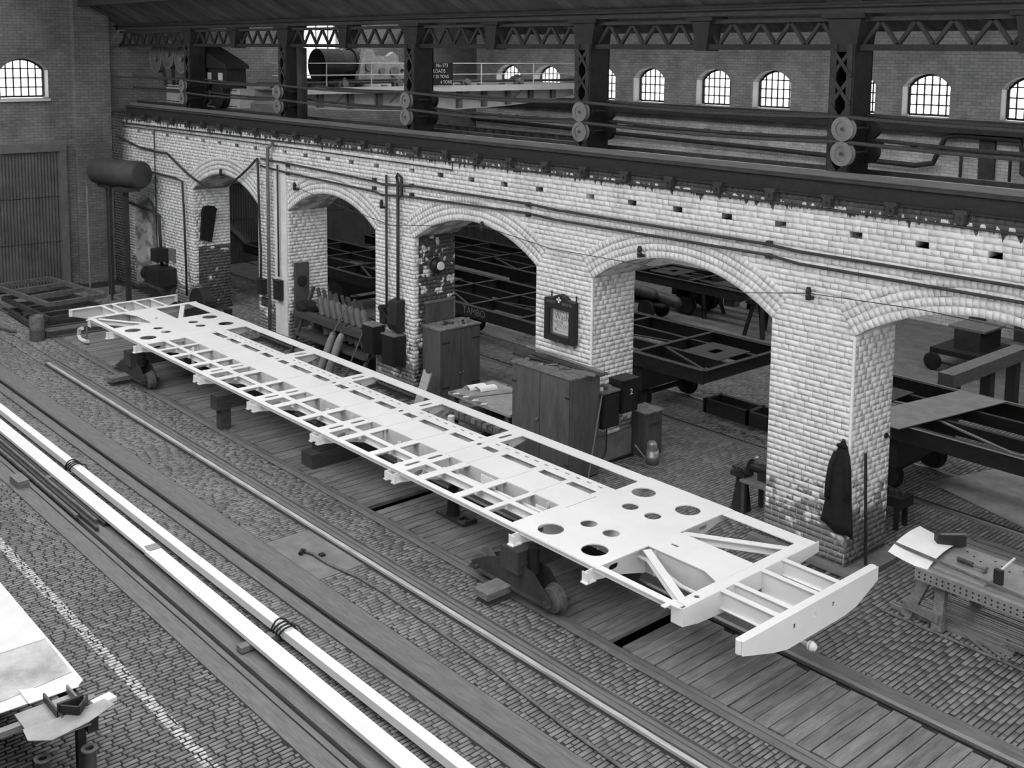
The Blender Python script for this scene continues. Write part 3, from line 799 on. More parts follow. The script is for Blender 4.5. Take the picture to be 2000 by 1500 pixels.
# crab with the big motor
crab = MB().box(GX-2.7, GX+.1, 17.0, 20.0, 6.08, 6.18).build('crab_frame', BLACK, cr)
mb = MB(); mb.cyl((-27.5,16.9,6.58),(-27.5,17.6,6.58),.48,28); mb.build('drum_cover', BLACK, crab, smooth=False)
mb = MB(); mb.cyl((-27.5,17.6,6.62),(-27.5,18.3,6.62),.40,28); mb.cyl((-27.5,18.0,6.62),(-27.5,18.1,6.62),.46,28); mb.build('motor', SOOT, crab)
mb = MB(); mb.xplate([(17.95,6.15),(20.0,6.15),(20.05,6.4),(19.9,6.58),(19.4,6.7),(19.35,6.85),(19.2,6.98),(19.0,6.85),(18.55,6.85),(18.45,7.05),(18.2,7.05),(18.05,6.7)], -27.15, -26.95, [circ(19.5,6.42,.07,12)])
mb.build('gear_case', mat('gearcase_grey', .34, .6, amt=.3, scale=7), crab, fix=True)
for k, (y, z, r) in enumerate(((18.3,6.55,.13),(18.75,6.42,.10),(19.2,6.40,.15))):
    MB().cyl((-26.95,y,z),(-26.88,y,z),r,18).build('bearing_cap', GREYS, crab)
# load sign
sg = MB().box(GX+.44, GX+.47, 19.85, 21.02, 6.0, 6.67).build('load_sign', SIGNB, cr)
for s, yy, zz, sz in (('No 573',20.60,6.585,.155),('LOADS .',20.53,6.42,.155),('T 25 TONS',20.55,6.255,.135),('6 TONS',20.76,6.09,.135)):
    text(s, 'lettering', sz, PAINTW, sg, (GX+.475, yy, zz), (PI/2, 0, PI/2), xs=.95)
# end carriage near the arcade wall, wheels, cab and the three rope wheels
ec = MB(); ec.box(-31.1,-26.6,14.0,14.3,5.46,5.97); EC = ec.build('end_carriage', mat('crane_girder_paint', .55), cr)
mb = MB()
for x in np.arange(-31.0,-26.7,.12): mb.cyl((x,13.97,5.92),(x,14.0,5.92),.018,6); mb.cyl((x,13.97,5.5),(x,14.0,5.5),.018,6)
mb.build('rivets', SOOT, EC)['kind'] = 'stuff'
ec2 = MB(); ec2.box(-31.1,-26.6,26.75,27.05,5.46,5.97); ec2.build('end_carriage', mat('crane_girder_paint', .55), cr)
for x, y in ((-27.5,13.87),(-27.5,27.1),(-30.4,14.2),(-30.4,27.1)):
    if True:
        MB().lathe([(.05,-.1),(.30,-.09),(.36,-.07),(.36,.05),(.40,.06),(.40,.1),(.05,.1)], (x, y, 5.80), (0,1,0), 28).build('crane_wheel', BLACK if y < 20 else GREYS, cr)
for x, z in ((-31.4,6.72),(-30.56,6.85),(-29.7,6.72)):
    w = MB(); w.lathe([(.06,-.06),(.06,-.03),(.33,-.03),(.35,-.07),(.41,-.07),(.41,.07),(.35,.07),(.33,.03),(.06,.03),(.06,.06)], (x,13.9,z), (0,1,0), 30)
    wo = w.build('rope_wheel', mat('rope_wheel_grey', .14, .6), cr); MB().lathe([(.36,.0),(.415,.0),(.415,.015),(.36,.015)], (x,13.815,z), (0,1,0), 30, ring=True).build('bright_rim', GREYS, wo)
    MB().cyl((x,13.8,z),(x,13.84,z),.08,14).build('hub', GREYS, wo)
    MB().beam((x,13.98,z),(max(x,-31.05),13.98,5.97),.08,.08).build('wheel_support', SOOT, cr)
cab = MB(); cab.box(-28.45,-27.0,13.84,14.4,5.97,6.52); CAB = cab.build('driver_cab', BLACK, cr)
MB().yplate([(-28.6,6.5),(-26.9,6.5),(-26.95,6.6),(-27.5,6.78),(-28.1,6.95),(-28.6,7.1)], 13.78,14.45).build('cab_roof', BLACK, CAB, fix=True)
for x in (-28.0,-27.35): MB().box(x-.12,x+.12,13.825,13.84,6.12,6.38).build('cab_window', mat('cab_window_pale', .6, .3), CAB)
# ================================================================== PIPES AND FITTINGS ON THE ARCADE FACE
def pipe(pts, r, label, m=SOOT, name='wall_conduit', clips=(), cat='pipe', group=None):
    t = thing(name, label, cat, pts[0], group)
    MB().tube(pts, r, 8).build('pipe_run', m, t, smooth=True)
    for c in clips:
        MB().box(c[0]-.04, c[0]+.04, c[1]-.02, c[1]+.05, c[2]-.035, c[2]+.035).build('pipe_clip', m, t)
    return t
def run(z_at, xs_, y): return [(x, y, z_at(x)) for x in xs_]
cl = [-22.4,-18.9,-17.6,-14.17,-9.13,-5.0]
pipe([(-23.6,12.93,4.43),(-22.4,12.93,4.42),(-18.9,12.94,4.33),(-18.6,12.94,4.30),(-17.5,12.94,4.36),(-14.17,12.93,4.38),(-13.5,12.93,4.35),(-9.13,12.93,4.35),(-8.6,12.93,4.32),(-5,12.93,4.33),(1.4,12.93,4.30)], .022, 'upper of the two black conduits strung right across the arches', clips=[(x,12.95,4.36) for x in cl], group='wall conduits')
pipe([(-23.6,12.93,4.26),(-22.4,12.93,4.20),(-18.9,12.94,4.12),(-18.6,12.94,4.08),(-17.5,12.94,4.14),(-14.17,12.93,4.21),(-13.5,12.93,4.18),(-9.13,12.93,4.2),(-8.6,12.93,4.15),(-5,12.93,4.15),(1.4,12.93,4.10)], .022, 'lower of the two black conduits strung right across the arches', clips=[(x,12.95,4.18) for x in cl], group='wall conduits')
pipe([(-31.9,12.95,4.84),(-19,12.95,4.93),(-11.1,12.95,4.96),(1.4,12.95,4.92)], .018, 'thin black pipe running just under the oily runway beam', group='wall conduits')
pipe([(-31.9,12.96,4.75),(-22,12.96,4.79),(-16.3,12.96,4.78),(-16.3,12.96,4.92)], .012, 'thin dark pipe above the row of square wall holes, ending over the third arch', group='wall conduits')
pipe([(-32.2,12.93,4.42),(-30.6,12.9,4.22),(-29.4,12.9,4.17),(-28.75,12.9,4.18)], .03, 'sagging dark cable at the left end of the arcade', group='hanging cables')
pts = []
for k in range(13):
    t = k/12; x = -28.75+5.0*t; pts.append((x, 12.9, 4.18-.95*math.sin(PI*min(1, t*.98))**1.0*(.72+.28*t)+.28*t))
pipe(pts, .03, 'thick black cable looping down above the first arch', group='hanging cables')
def wire(pts, label, r=.007): tag(MB().tube(pts, r, 6).build('slack_wire', SOOT), label, 'wire')
wire([(-22.1,12.88,3.95),(-20.7,12.88,3.75),(-18.2,12.88,3.5),(-15.3,12.88,3.84)], 'thin slack wire dipping in front of the second and third arches')
wire([(-15.3,12.88,3.84),(-13.5,12.88,3.68),(-11.1,12.88,3.72),(-9.5,12.88,3.6),(-8.4,12.88,3.78),(-6.8,12.88,3.85),(-4,12.88,3.8)], 'thin slack wire hung across the fourth and fifth arches')
for x, z, l in ((-25.6,3.96,'over the crown of the first arch'),(-22.0,3.95,'over the left shoulder of the second arch'),(-18.55,3.92,'left of the pair of vertical conduits'),(-15.35,3.86,'over the crown of the third arch'),(-11.5,3.94,'over the crown of the fourth arch'),(-8.42,3.80,'on the nearest pier between the last two arches')):
    t = thing('insulator', 'small dark bracket insulator '+l, 'insulator', (x,12.95,z), 'insulators on the arcade')
    MB().box(x-.03,x+.03,12.88,13.0,z-.12,z-.08).build('bracket', BLACK, t)
    MB().lathe([(.03,-.1),(.045,-.06),(.03,-.03),(.045,0),(.025,.06)], (x,12.9,z), (0,0,1), 12).build('knob', BLACK, t)
# vertical runs
pipe([(-23.75,12.92,4.43),(-23.68,12.9,4.2),(-23.66,12.9,3.2),(-23.6,12.9,2.2),(-23.62,12.9,1.5)], .03, 'black cable dropping down the left edge of the pier beside the cylinder rack', group='vertical conduits')
pipe([(-22.95,12.9,4.85),(-23.2,12.9,4.7),(-23.22,12.9,4.2),(-23.22,12.9,.3)], .045, 'grey pipe with a bent top down the middle of the second pier', m=GREYS, group='vertical conduits')
pipe([(-22.8,12.92,4.35),(-22.8,12.92,1.7)], .022, 'thin black conduit ending in a switch on the second pier', group='vertical conduits')
pipe([(-18.42,12.93,4.5),(-18.42,12.93,1.75)], .026, 'left of the pair of black conduits on the third pier', group='vertical conduits')
pipe([(-18.02,12.93,4.35),(-18.06,12.93,4.5),(-17.98,12.9,4.56),(-17.90,12.93,4.5),(-17.88,12.93,4.1)], .03, 'short black conduit crook at the head of the third pier', group='vertical conduits')
pipe([(-18.02,12.93,4.4),(-18.02,12.93,1.85)], .034, 'right of the pair of black conduits on the third pier', group='vertical conduits')
pipe([(-31.6,12.8,3.78),(-30.2,12.8,3.6),(-28.2,12.86,3.55),(-27.78,12.88,3.5),(-27.75,12.9,2.5),(-27.7,12.9,.4)], .03, 'dark pipe bending down beside the first arch', group='vertical conduits')
pipe([(-31.3,12.7,2.62),(-29.6,12.8,2.5),(-29.25,12.85,2.4),(-29.2,12.88,1.0)], .045, 'thick dark pipe from the tank bending down past the niche', group='vertical conduits')
pipe([(-29.6,12.93,4.78),(-29.6,12.93,1.0)], .018, 'thin conduit down the wall left of the first arch', group='vertical conduits')
def box_thing(name, label, cat, b, m, group=None, lid=None, lidm=None):
    x0,x1,y0,y1,z0,z1 = b
    t = thing(name, label, cat, ((x0+x1)/2,(y0+y1)/2,z0), group)
    MB().box(x0,x1,y0,y1,z0,z1-.02).build('body', m, t)
    MB().box(x0-.015,x1+.015,y0-.02,y1,z1-.02,z1).build('lid', lidm or m, t)
    MB().box(x0+.03,x1-.03,y0-.012,y0,z0+.04,z1-.06).build('door', m, t)
    MB().cyl((x1-.07,y0-.03,(z0+z1)/2),(x1-.07,y0-.012,(z0+z1)/2),.015,8).build('catch', STEEL, t)
    return t
box_thing('switch_box', 'black switch hung on the second pier below the thick cable', 'switch', (-23.72,-23.5,12.85,13.0,1.15,1.52), BLACK)
box_thing('switch_box', 'small black switch at the foot of the thin conduit, second pier', 'switch', (-22.95,-22.68,12.85,13.0,1.15,1.62), BLACK)
o = MB().box(-23.72,-23.3,12.96,12.985,.86,1.06).build('notice_plate', SIGNB); tag(o, 'small dark notice plate with pale lines on the second pier', 'sign')
for k in range(3): MB().box(-23.68,-23.34,12.955,12.962,.9+k*.05,.915+k*.05).build('text_line', GREYS, o)
box_thing('meter_box', 'left of two black iron boxes on the third pier', 'box', (-18.98,-18.57,12.70,12.98,.74,1.36), SIGNB, lidm=CABTOP)
box_thing('meter_box', 'right of two black iron boxes on the third pier', 'box', (-18.24,-17.82,12.68,12.98,.66,1.30), SIGNB, lidm=CABTOP)
t = thing('isolator_switch', 'black isolator switch above the two iron boxes on the third pier', 'switch', (-18.0,12.85,1.35))
MB().xplate([(12.98,1.36),(12.82,1.36),(12.76,1.5),(12.80,1.95),(12.98,2.0)], -18.18,-17.86).build('case', BLACK, t, fix=True)
MB().beam((-18.2,12.85,1.5),(-18.3,12.7,1.8),.03,.03).build('lever', BLACK, t)
t = thing('fuse_switch', 'small black fuse switch left of the isolator on the third pier', 'switch', (-18.42,12.9,1.45))
MB().box(-18.55,-18.36,12.84,12.98,1.42,1.72).build('case', BLACK, t); MB().cyl((-18.45,12.78,1.75),(-18.45,12.9,1.75),.07,12).build('bell', BLACK, t)
# vertical white painted strip on the second pier (a flat pilaster) and the electric bell on the dark reveal
MB().box(-23.05,-22.5,12.972,13.0,.3,4.5).build('painted_pilaster', mat('fresh_limewash', .66, .8, amt=.12), WALLM)
t = thing('alarm_bell', 'round alarm bell with pale face on the dark flaking reveal', 'bell', (-17.5,13.55,2.65))
MB().lathe([(.02,0),(.17,.02),(.17,.08),(.11,.14),(.02,.16)], (-17.575,13.55,2.7), (1,0,0), 22).build('bell', SIGNB, t)
MB().lathe([(.01,0),(.09,.0),(.08,.03),(.01,.035)], (-17.415,13.55,2.7), (1,0,0), 20).build('bell_face', OFFWH, t)
# ---- hanging things on reveals
t = thing('hanging_sack', 'dark sack hung on the reveal inside the first arch', 'sack', (-27.35,13.35,1.85))
MB().xplate([(13.15,1.95),(13.45,1.85),(13.5,2.1),(13.62,2.75),(13.55,2.82),(13.3,2.85),(13.22,2.75)], -27.39,-27.28).build('cloth', CLOTH, t, fix=True)
MB().cyl((-27.4,13.42,2.84),(-27.3,13.42,2.84),.02,8).build('hook', STEEL, t)
t = thing('fire_panel', 'tall dark panel with round centre on the reveal in the second arch', 'panel', (-22.42,13.3,.5))
MB().box(-22.455,-22.40,13.12,13.5,.55,2.05).build('board', CABIN, t); MB().lathe([(.02,0),(.13,0),(.13,.03),(.02,.04)], (-22.40,13.31,1.62), (1,0,0), 18).build('dial', BLACK, t)
MB().box(-22.41,-22.395,13.3,13.44,1.0,1.12).build('label_plate', OFFWH, t)
# ---- far-wall services
pipe([(-33,27.2,4.45),(-19,27.2,4.25),(-14.7,27.2,4.15),(-14.2,27.2,4.25),(-14.05,27.2,4.6),(-13.9,27.2,4.95),(-13.5,27.2,5.02),(-12.0,27.2,4.98),(-11.9,27.2,4.6),(-11.9,27.2,4.2),(-11.5,27.2,3.95),(-9,27.2,3.9)], .07, 'fat grey pipe swept up and over along the far wall', m=SOOT)
pipe([(-33,27.25,4.62),(-14,27.25,4.60),(-5,27.25,4.62)], .03, 'straight thin pipe high on the far wall under the ledge')
pipe([(-13.6,27.2,4.62),(-13.45,27.2,4.55),(-13.45,27.2,3.0)], .04, 'vertical pipe left of the dark stanchion on the far wall')
pipe([(-12.1,27.2,4.6),(-12.2,27.2,4.5),(-12.2,27.2,3.0)], .04, 'vertical pipe right of the dark stanchion on the far wall')
o = MB().box(-13.05,-12.65,27.29,27.395,0,5.05).build('stanchion', STEEL); tag(o, 'dark iron stanchion standing against the far wall at right', 'stanchion')
fh = MB()
for x in np.arange(-31.6,-6,.985): fh.box(x-.12,x+.12,27.385,27.40,4.6,4.70)  # dark boxes on the wall face paint the shade of its holes
o = fh.build('painted_slots', HOLE, WALLB); o['kind'] = 'stuff'
# ================================================================== THE WHITE UNDERFRAME
ZT = 1.2
ch = thing('carriage_underframe', 'long white-primed steel carriage underframe standing on trolleys over the plank deck', 'underframe', (-15.3, 9.95, .62))
YL0, YL1, YR0, YR1 = 8.70, 8.79, 10.99, 11.20
G = [-18.2,-16.21,-14.21,-12.22]
def cp(name, mb, m=WHITE, parent=None, fix=False): return mb.build(name, m, parent or ch, fix=fix)
# side sills
for nm, a, b, web in (('side_sill', YL0, YL1, YL0+.03), ('side_sill', YR0, YR1, YR1-.03)):
    mb = MB(); mb.box(-23.6,-7.1,a,b,ZT-.014,ZT); mb.box(-23.6,-7.1,web-.006,web+.006,ZT-.07,ZT-.014); cp(nm, mb)
# bolster plates with their round holes
HN = [(-9.37,9.01,.163),(-8.62,9.01,.163),(-9.40,10.74,.163),(-8.65,10.74,.163),(-9.18,9.48,.108),(-8.81,9.49,.108),(-9.20,10.26,.108),(-8.82,10.26,.108)]
cp('bolster_plate', MB().plate(rect(-9.70,-8.29,YL0+.002,YR1-.002), ZT-.006, ZT+.008, [circ(*q) for q in HN]), fix=True)
HF = [(-21.94,9.01,.163),(-21.18,9.01,.163),(-22.02,10.77,.163),(-21.27,10.77,.163),(-21.78,9.49,.108),(-21.39,9.49,.108),(-21.82,10.29,.108),(-21.43,10.27,.108)]
cp('bolster_plate', MB().plate(rect(-22.33,-20.78,YL0+.002,YR1-.002), ZT-.006, ZT+.008, [circ(*q) for q in HF]), fix=True)
# floor panels of the spine with open seams
seams = [-20.78,-19.58,-18.27] + [g+d for g in G for d in (.5, 1.29)] + [g+2.0 for g in G[:-1]] + [-10.35,-9.71]
seams = sorted(set(round(s, 3) for s in seams if s < -9.7)) + [-9.705]
for a, b in zip(seams[:-1], seams[1:]):
    if b-a < .1: continue
    cp('floor_panel', MB().box(a+.004, b-.004, 9.60, 10.155, ZT-.004, ZT+.006))
# longitudinals
mb = MB(); mb.box(-20.78,-9.7,9.15,9.24,ZT-.012,ZT); mb.box(-20.78,-9.7,9.19,9.20,ZT-.11,ZT-.012); mb.box(-20.78,-9.7,9.16,9.20,ZT-.12,ZT-.11); cp('longitudinal', mb)
sl = []
x = -20.62
while x < -9.85:
    if not any(abs(x-g) < .16 for g in G): sl.append(slot(x, 10.44, .10, .036))
    x += .21
mb = MB(); mb.plate(rect(-20.78,-9.7,10.36,10.53), ZT-.012, ZT, sl); mb.box(-20.78,-9.7,10.36,10.372,ZT-.17,ZT-.012); mb.box(-20.78,-9.7,10.30,10.36,ZT-.012,ZT-.004); cp('longitudinal', mb, fix=True)
# small cross members, one length in each row of openings
def xmember(a, b):
    for y0, y1 in ((YL1, 9.15), (9.24, 9.60), (10.155, 10.36)):
        mb = MB(); mb.plate([(a,y0),(b,y0),(b,y1),(a,y1)], ZT-.012, ZT)
        if y1 < 10: mb.box(a, a+.012, y0, y1, ZT-.09, ZT-.012)
        cp('cross_member', mb)
for g in G:
    offs = [(.42,.57),(1.22,1.36)] + ([(1.83,1.92)] if g == G[-1] else [])
    for a, b in offs:
        xmember(g+a, g+b)
for a, b in ((-20.80,-20.73),(-20.21,-20.11),(-19.65,-19.52),(-18.87,-18.72)):
    xmember(a, b)
xmember(-9.83,-9.70)
# main cross girders: slotted top flange, tapering web, stub ends under the left sill
def web(x, t=.012):
    return MB().xplate([(8.60,ZT-.16),(8.60,ZT-.03),(11.15,ZT-.03),(11.15,ZT-.10),(10.6,ZT-.22),(10.15,ZT-.36),(9.6,ZT-.36),(9.15,ZT-.24)], x-t/2, x+t/2, [slot(9.05,ZT-.115,.16,.07)[::-1], slot(10.68,ZT-.115,.16,.06)[::-1]])
for g in G:
    hl = [slot(g, 9.02, .07, .27), slot(g, 9.42, .07, .27), slot(g, 10.32, .07, .24), slot(g, 10.76, .07, .27)]
    cp('cross_girder', MB().plate(rect(g-.155,g+.145,10.16,YR0), ZT-.013, ZT+.0005, hl[2:]), fix=True); o = cp('cross_girder', MB().plate(rect(g-.155,g+.145,YL1,9.595), ZT-.013, ZT+.0005, hl[:2]), fix=True)
    for s in (-.09, .09):
        cp('girder_web', web(g+s), parent=o, fix=True)
        MB().box(g+s-.04, g+s+.04, 8.60, 8.74, ZT-.165, ZT-.15).build('web_foot', WHITE, o)
    MB().box(g-.13, g+.13, 8.62, 8.635, ZT-.14, ZT-.05).build('stub_plate', WHITE, o)
for x, yy in ((-9.62,8.62),(-8.36,8.62),(-20.86,8.62),(-22.25,8.62)):
    o = cp('girder_web', web(x, .014), fix=True); MB().box(x-.05, x+.05, 8.56, 8.72, ZT-.17, ZT-.155).build('web_foot', WHITE, o); MB().box(x-.05,x+.05,8.585,8.60,ZT-.155,ZT-.04).build('stub_plate', WHITE, o)
# centre sills: deep channels with stiffeners
for y, s in ((9.605, -1), (10.15, 1)):
    mb = MB(); mb.box(-23.5,-7.2,y-.006,y+.006,ZT-.34,ZT-.006); mb.box(-23.5,-7.2,min(y,y-s*.08),max(y,y-s*.08),ZT-.352,ZT-.34); o = cp('centre_sill', mb, mat('centre_sill_shade_grey', .52, .5, amt=.1))  # greyer than the primer: shade beneath the frame put into the colour
    for k in range(18):
        xx = -22.9+k*.92; MB().box(xx-.005, xx+.005, min(y,y+s*.05), max(y,y+s*.05), ZT-.33, ZT-.02).build('stiffener', OFFWH, o)
# spine plates at both ends
cp('spine_plate', MB().plate([(-8.30,9.58),(-7.45,9.58),(-7.18,9.46),(-7.18,10.155),(-8.30,10.155)], ZT-.005, ZT+.007, [slot(-8.09,9.83,.11,.04)]), fix=True)
cp('spine_plate', MB().plate([(-22.32,9.58),(-23.1,9.58),(-23.48,9.46),(-23.48,10.18),(-22.32,10.155)][::-1], ZT-.005, ZT+.007, [circ(-22.65,9.83,.045,14)]), fix=True)
# diagonals
for p, q in (((-8.26,9.52),(-7.16,8.87)),((-8.28,10.20),(-7.2,10.83)),((-22.36,9.52),(-23.45,8.87)),((-22.36,10.25),(-23.5,10.83))):
    mb = MB(); mb.beam((p[0],p[1],ZT-.02),(q[0],q[1],ZT-.02),.10,.012); mb.beam((p[0],p[1],ZT-.065),(q[0],q[1],ZT-.065),.012,.09); mb.beam((p[0],p[1],ZT-.11),(q[0],q[1],ZT-.11),.07,.01); cp('diagonal_brace', mb)
# headstocks
def headstock(xi, xo, s):
    """xi inner edge, xo outer face, s = +1 at the near end"""
    mb = MB(); mb.plate(rect(min(xi,xo-s*.014),max(xi,xo-s*.014),8.80,11.20), ZT-.012, ZT+.002, [circ((xi+xo)/2,9.05,.035,14)])
    mb.xplate([(8.72,ZT-.20),(8.72,ZT),(11.25,ZT),(11.25,ZT-.13),(10.9,ZT-.16),(9.4,ZT-.27),(9.0,ZT-.25)], min(xo,xo-s*.014), max(xo,xo-s*.014))
    mb.box(min(xo-s*.014,xo-s*.16),max(xo-s*.014,xo-s*.16),8.72,8.735,ZT-.20,ZT-.005)
    o = cp('headstock', mb, fix=True)
    MB().box(min(xi,xi-s*.06),max(xi,xi-s*.06),8.62,8.84,ZT-.02,ZT-.01).build('corner_gusset', WHITE, o)
headstock(-7.21,-7.05,1); headstock(-23.5,-23.66,-1)
# drawgear extensions and buffer beams
def extension(x0, x1, s):
    for y, w, d in ((9.39,.08,.20),(9.63,.07,.27),(10.12,.07,.27),(10.53,.07,.18)):
        mb = MB(); mb.box(min(x0,x1),max(x0,x1),y-w/2,y+w/2,ZT-.012,ZT-.002); mb.box(min(x0,x1),max(x0,x1),y-.006,y+.006,ZT-d,ZT-.012); mb.box(min(x0,x1),max(x0,x1),y-w/2,y+w/2,ZT-d-.01,ZT-d); cp('drawgear_beam', mb)
    zc = ZT+.004
    prof = [(8.66,zc-.15),(8.66,zc),(11.19,zc),(11.19,zc-.16),(10.75,zc-.33),(10.5,zc-.36),(9.45,zc-.36),(9.2,zc-.31)]
    hs_ = [rect(y-.025,y+.025,ZT-.17,ZT-.11) for y in (9.55,9.93,10.28)]
    mb = MB(); xa = x1+s*.10
    mb.xplate(prof, min(xa,xa-s*.014), max(xa,xa-s*.014), [q[::-1] for q in hs_])
    mb.box(min(x1,xa-s*.014),max(x1,xa-s*.014),8.68,11.17,zc-.012,zc)
    mb.cyl((xa-s*.06,8.69,zc-.148),(xa-s*.06,8.69,zc-.003),.045,14); mb.cyl((xa-s*.06,11.16,zc-.158),(xa-s*.06,11.16,zc-.003),.045,14)
    o = cp('buffer_beam', mb, fix=True)
    MB().box(min(x1,xa)+.005,max(x1,xa)-.02,9.3,10.7,ZT-.30,ZT-.29).build('web_lip', WHITE, o)
extension(-7.05,-6.33,1); extension(-23.66,-24.52,-1)
# brake and pipe work seen through the openings
cp('brake_rod', MB().cyl((-12.0,9.40,ZT-.10),(-9.8,9.44,ZT-.10),.022,10), OFFWH)
pts = [(-9.7,9.48,ZT-.16),(-8.3,9.48,ZT-.12),(-8.05,9.49,ZT-.13),(-7.9,9.49,ZT-.2),(-7.7,9.49,ZT-.25),(-7.2,9.49,ZT-.25)]
cp('brake_pipe', MB().tube(pts, .025, 8), OFFWH)
pts = [(-20.7,9.3,ZT-.14),(-12.0,9.3,ZT-.2),(-9.7,9.48,ZT-.16)]
cp('brake_pipe', MB().tube(pts, .025, 8), OFFWH)
cp('equaliser_plate', MB().box(-11.35,-11.05,9.55,9.565,ZT-.22,ZT-.03), WHITE); cp('equaliser_plate', MB().box(-10.1,-9.9,9.43,9.445,ZT-.24,ZT-.03), WHITE)
for x in (-20.0,-18.9,-17.0,-15.1,-13.1): cp('hanger_bar', MB().beam((x,9.42,ZT-.015),(x+.02,9.40,ZT-.33),.05,.05), OFFWH)
db = cp('draw_rod', MB().cyl((-6.9,9.85,.74),(-6.22,9.85,.74),.022,12), OFFWH)
MB().lathe([(.02,0),(.05,.0),(.05,.02),(.03,.02),(.055,.035),(.035,.08),(.01,.09)], (-6.24,9.85,.74), (1,0,0), 14).build('draw_knob', OFFWH, db)
MB().box(-6.95,-6.85,9.8,9.9,.70,ZT-.30).build('draw_hanger', OFFWH, db)
# ================================================================== TROLLEYS AND PACKING UNDER IT
def trolley(dx, label):
    t = thing('bogie_trolley', label, 'trolley', (-10.1+dx, 9.95, 0), 'trolleys under the underframe')
    X = lambda v: v+dx
    MB().box(X(-10.27),X(-9.93),8.98,11.0,.40,.70).build('cross_timber', WOODD, t)
    MB().box(X(-10.27),X(-9.93),9.25,10.65,.70,.84).build('packing_timber', WOODD, t)
    for yy, side in ((9.2,-1),(10.68,1)):
        for d in (-.13, .13):
            y = yy+d
            MB().yplate([(X(-10.95),.16),(X(-9.42),.16),(X(-9.42),.22),(X(-9.72),.47),(X(-9.98),.52),(X(-10.22),.52),(X(-10.6),.40),(X(-10.95),.22)], y-.008, y+.008).build('side_plate', STEEL, t, fix=True)
            MB().box(X(-10.95),X(-9.40),min(y,y+(.07 if d > 0 else -.07)),max(y,y+(.07 if d > 0 else -.07)),.15,.165).build('angle_bar', STEEL, t)
        for xx in (-9.50,-10.82):
            w = MB(); w.lathe([(.03,-.07),(.15,-.06),(.165,-.05),(.165,.03),(.195,.035),(.195,.06),(.03,.07)], (X(xx),yy,.182), (0,side*-1 if side < 0 else -1,0), 24); w.build('trolley_wheel', RUST, t)
            MB().cyl((X(xx),yy-.2,.182),(X(xx),yy+.2,.182),.03,10).build('axle', STEEL, t)
        MB().cyl((X(-9.87),yy,.40),(X(-9.87),yy,.74),.075,18).build('screw_post', BLACK, t)
    for q in (8.93,): MB().box(X(-10.40),X(-10.12),8.64,9.04,.09,.18).build('chock', WOODM, t); MB().box(X(-10.36),X(-10.16),8.68,9.04,0.003,.09).build('chock_foot', WOODD, t)
    return t
trolley(0, 'dark iron trolley with cross timber under the near bolster of the underframe')
trolley(-12.1, 'dark iron trolley with cross timber under the far bolster of the underframe')
t = thing('timber_trestle', 'dark timber baulk on a post under the middle-left of the underframe', 'trestle', (-18.4,9.9,0))
MB().box(-18.55,-18.3,9.05,11.0,.40,.66).build('baulk', WOODD, t); MB().box(-18.53,-18.34,9.15,9.35,0,.40).build('post', WOODD, t); MB().box(-18.53,-18.34,10.5,10.7,0,.40).build('post', WOODD, t); MB().box(-18.5,-18.35,9.6,10.3,.66,.84).build('packing', WOODD, t)
t = thing('timber_packing', 'pair of squared dark timbers stacked on the deck under the mid underframe', 'timber', (-15.75,10,0))
MB().box(-15.95,-15.60,9.42,10.9,0,.24).build('baulk', WOODD, t); MB().box(-15.9,-15.66,9.60,10.6,.24,.50).build('baulk', WOODD, t); MB().box(-15.9,-15.7,9.7,10.3,.50,.84).build('packing', WOODD, t)
t = thing('screw_jack', 'black screw jack on a slotted base under the near-middle of the underframe', 'jack', (-12.55,10.05,0))
mb = MB(); mb.plate(rect(-12.85,-12.2,9.93,10.2), .0, .04, [rect(-12.42,-12.25,10.0,10.13)[::-1]]); mb.build('base', STEEL, t, fix=True)
MB().lathe([(.11,.04),(.10,.08),(.075,.42),(.08,.46),(.05,.46),(.05,.84),(.07,.84),(.07,.845)], (-12.6,10.06,0), (0,0,1), 20).build('body', BLACK, t); MB().cyl((-12.2,9.98,.06),(-12.2,10.16,.06),.025,8).build('roller', STEEL, t)
t = thing('c_clamp', 'pale curved clamp standing on the plank deck at the far left end', 'clamp', (-26.0,9.5,0))
pts = [(-26.15,9.5,.34),(-26.34,9.5,.27),(-26.38,9.5,.13),(-26.27,9.5,.05),(-26.0,9.5,.05),(-25.82,9.5,.09)]
MB().tube(pts, .048, 8).build('bow', OFFWH, t); MB().cyl((-25.86,9.5,.09),(-25.86,9.5,.42),.02,8).build('screw', GREYS, t)
# ================================================================== FOREGROUND STEEL
def channel(name, x0, x1, y, w, z, d, m, label, flip, group=None, dy=0.0):
    t = thing(name, label, 'channel', ((x0+x1)/2, y, z), group)
    f = lambda yy, x: yy+dy*(x-x0)/(x1-x0)
    mb = MB()
    sec = [(-w/2,0),(w/2,0),(w/2,d),(w/2-.012,d),(w/2-.012,.012),(-w/2+.012,.012),(-w/2+.012,d),(-w/2,d)] if not flip else \
          [(-w/2,0),(-w/2+.012,0),(-w/2+.012,d-.012),(w/2-.012,d-.012),(w/2-.012,0),(w/2,0),(w/2,d),(-w/2,d)]
    n = len(sec); V = [(x0, f(y,x0)+a, z+b) for a, b in sec]+[(x1, f(y,x1)+a, z+b) for a, b in sec]
    mb._add(V, [(i,(i+1) % n,n+(i+1) % n,n+i) for i in range(n)])
    tri = tessellate_polygon([[Vector((a,b,0)) for a, b in sec]])
    mb._add(V, [tuple(q) for q in tri]+[tuple(i+n for i in q) for q in tri])
    mb.build('channel_section', m, t, fix=True); return t
c1 = channel('steel_channel', -26.5,-14.2, 6.03,.21,.09,.05,OFFWH,'far length of the broader white steel channel lying between the rails', True, 'white steel channels', -.02)
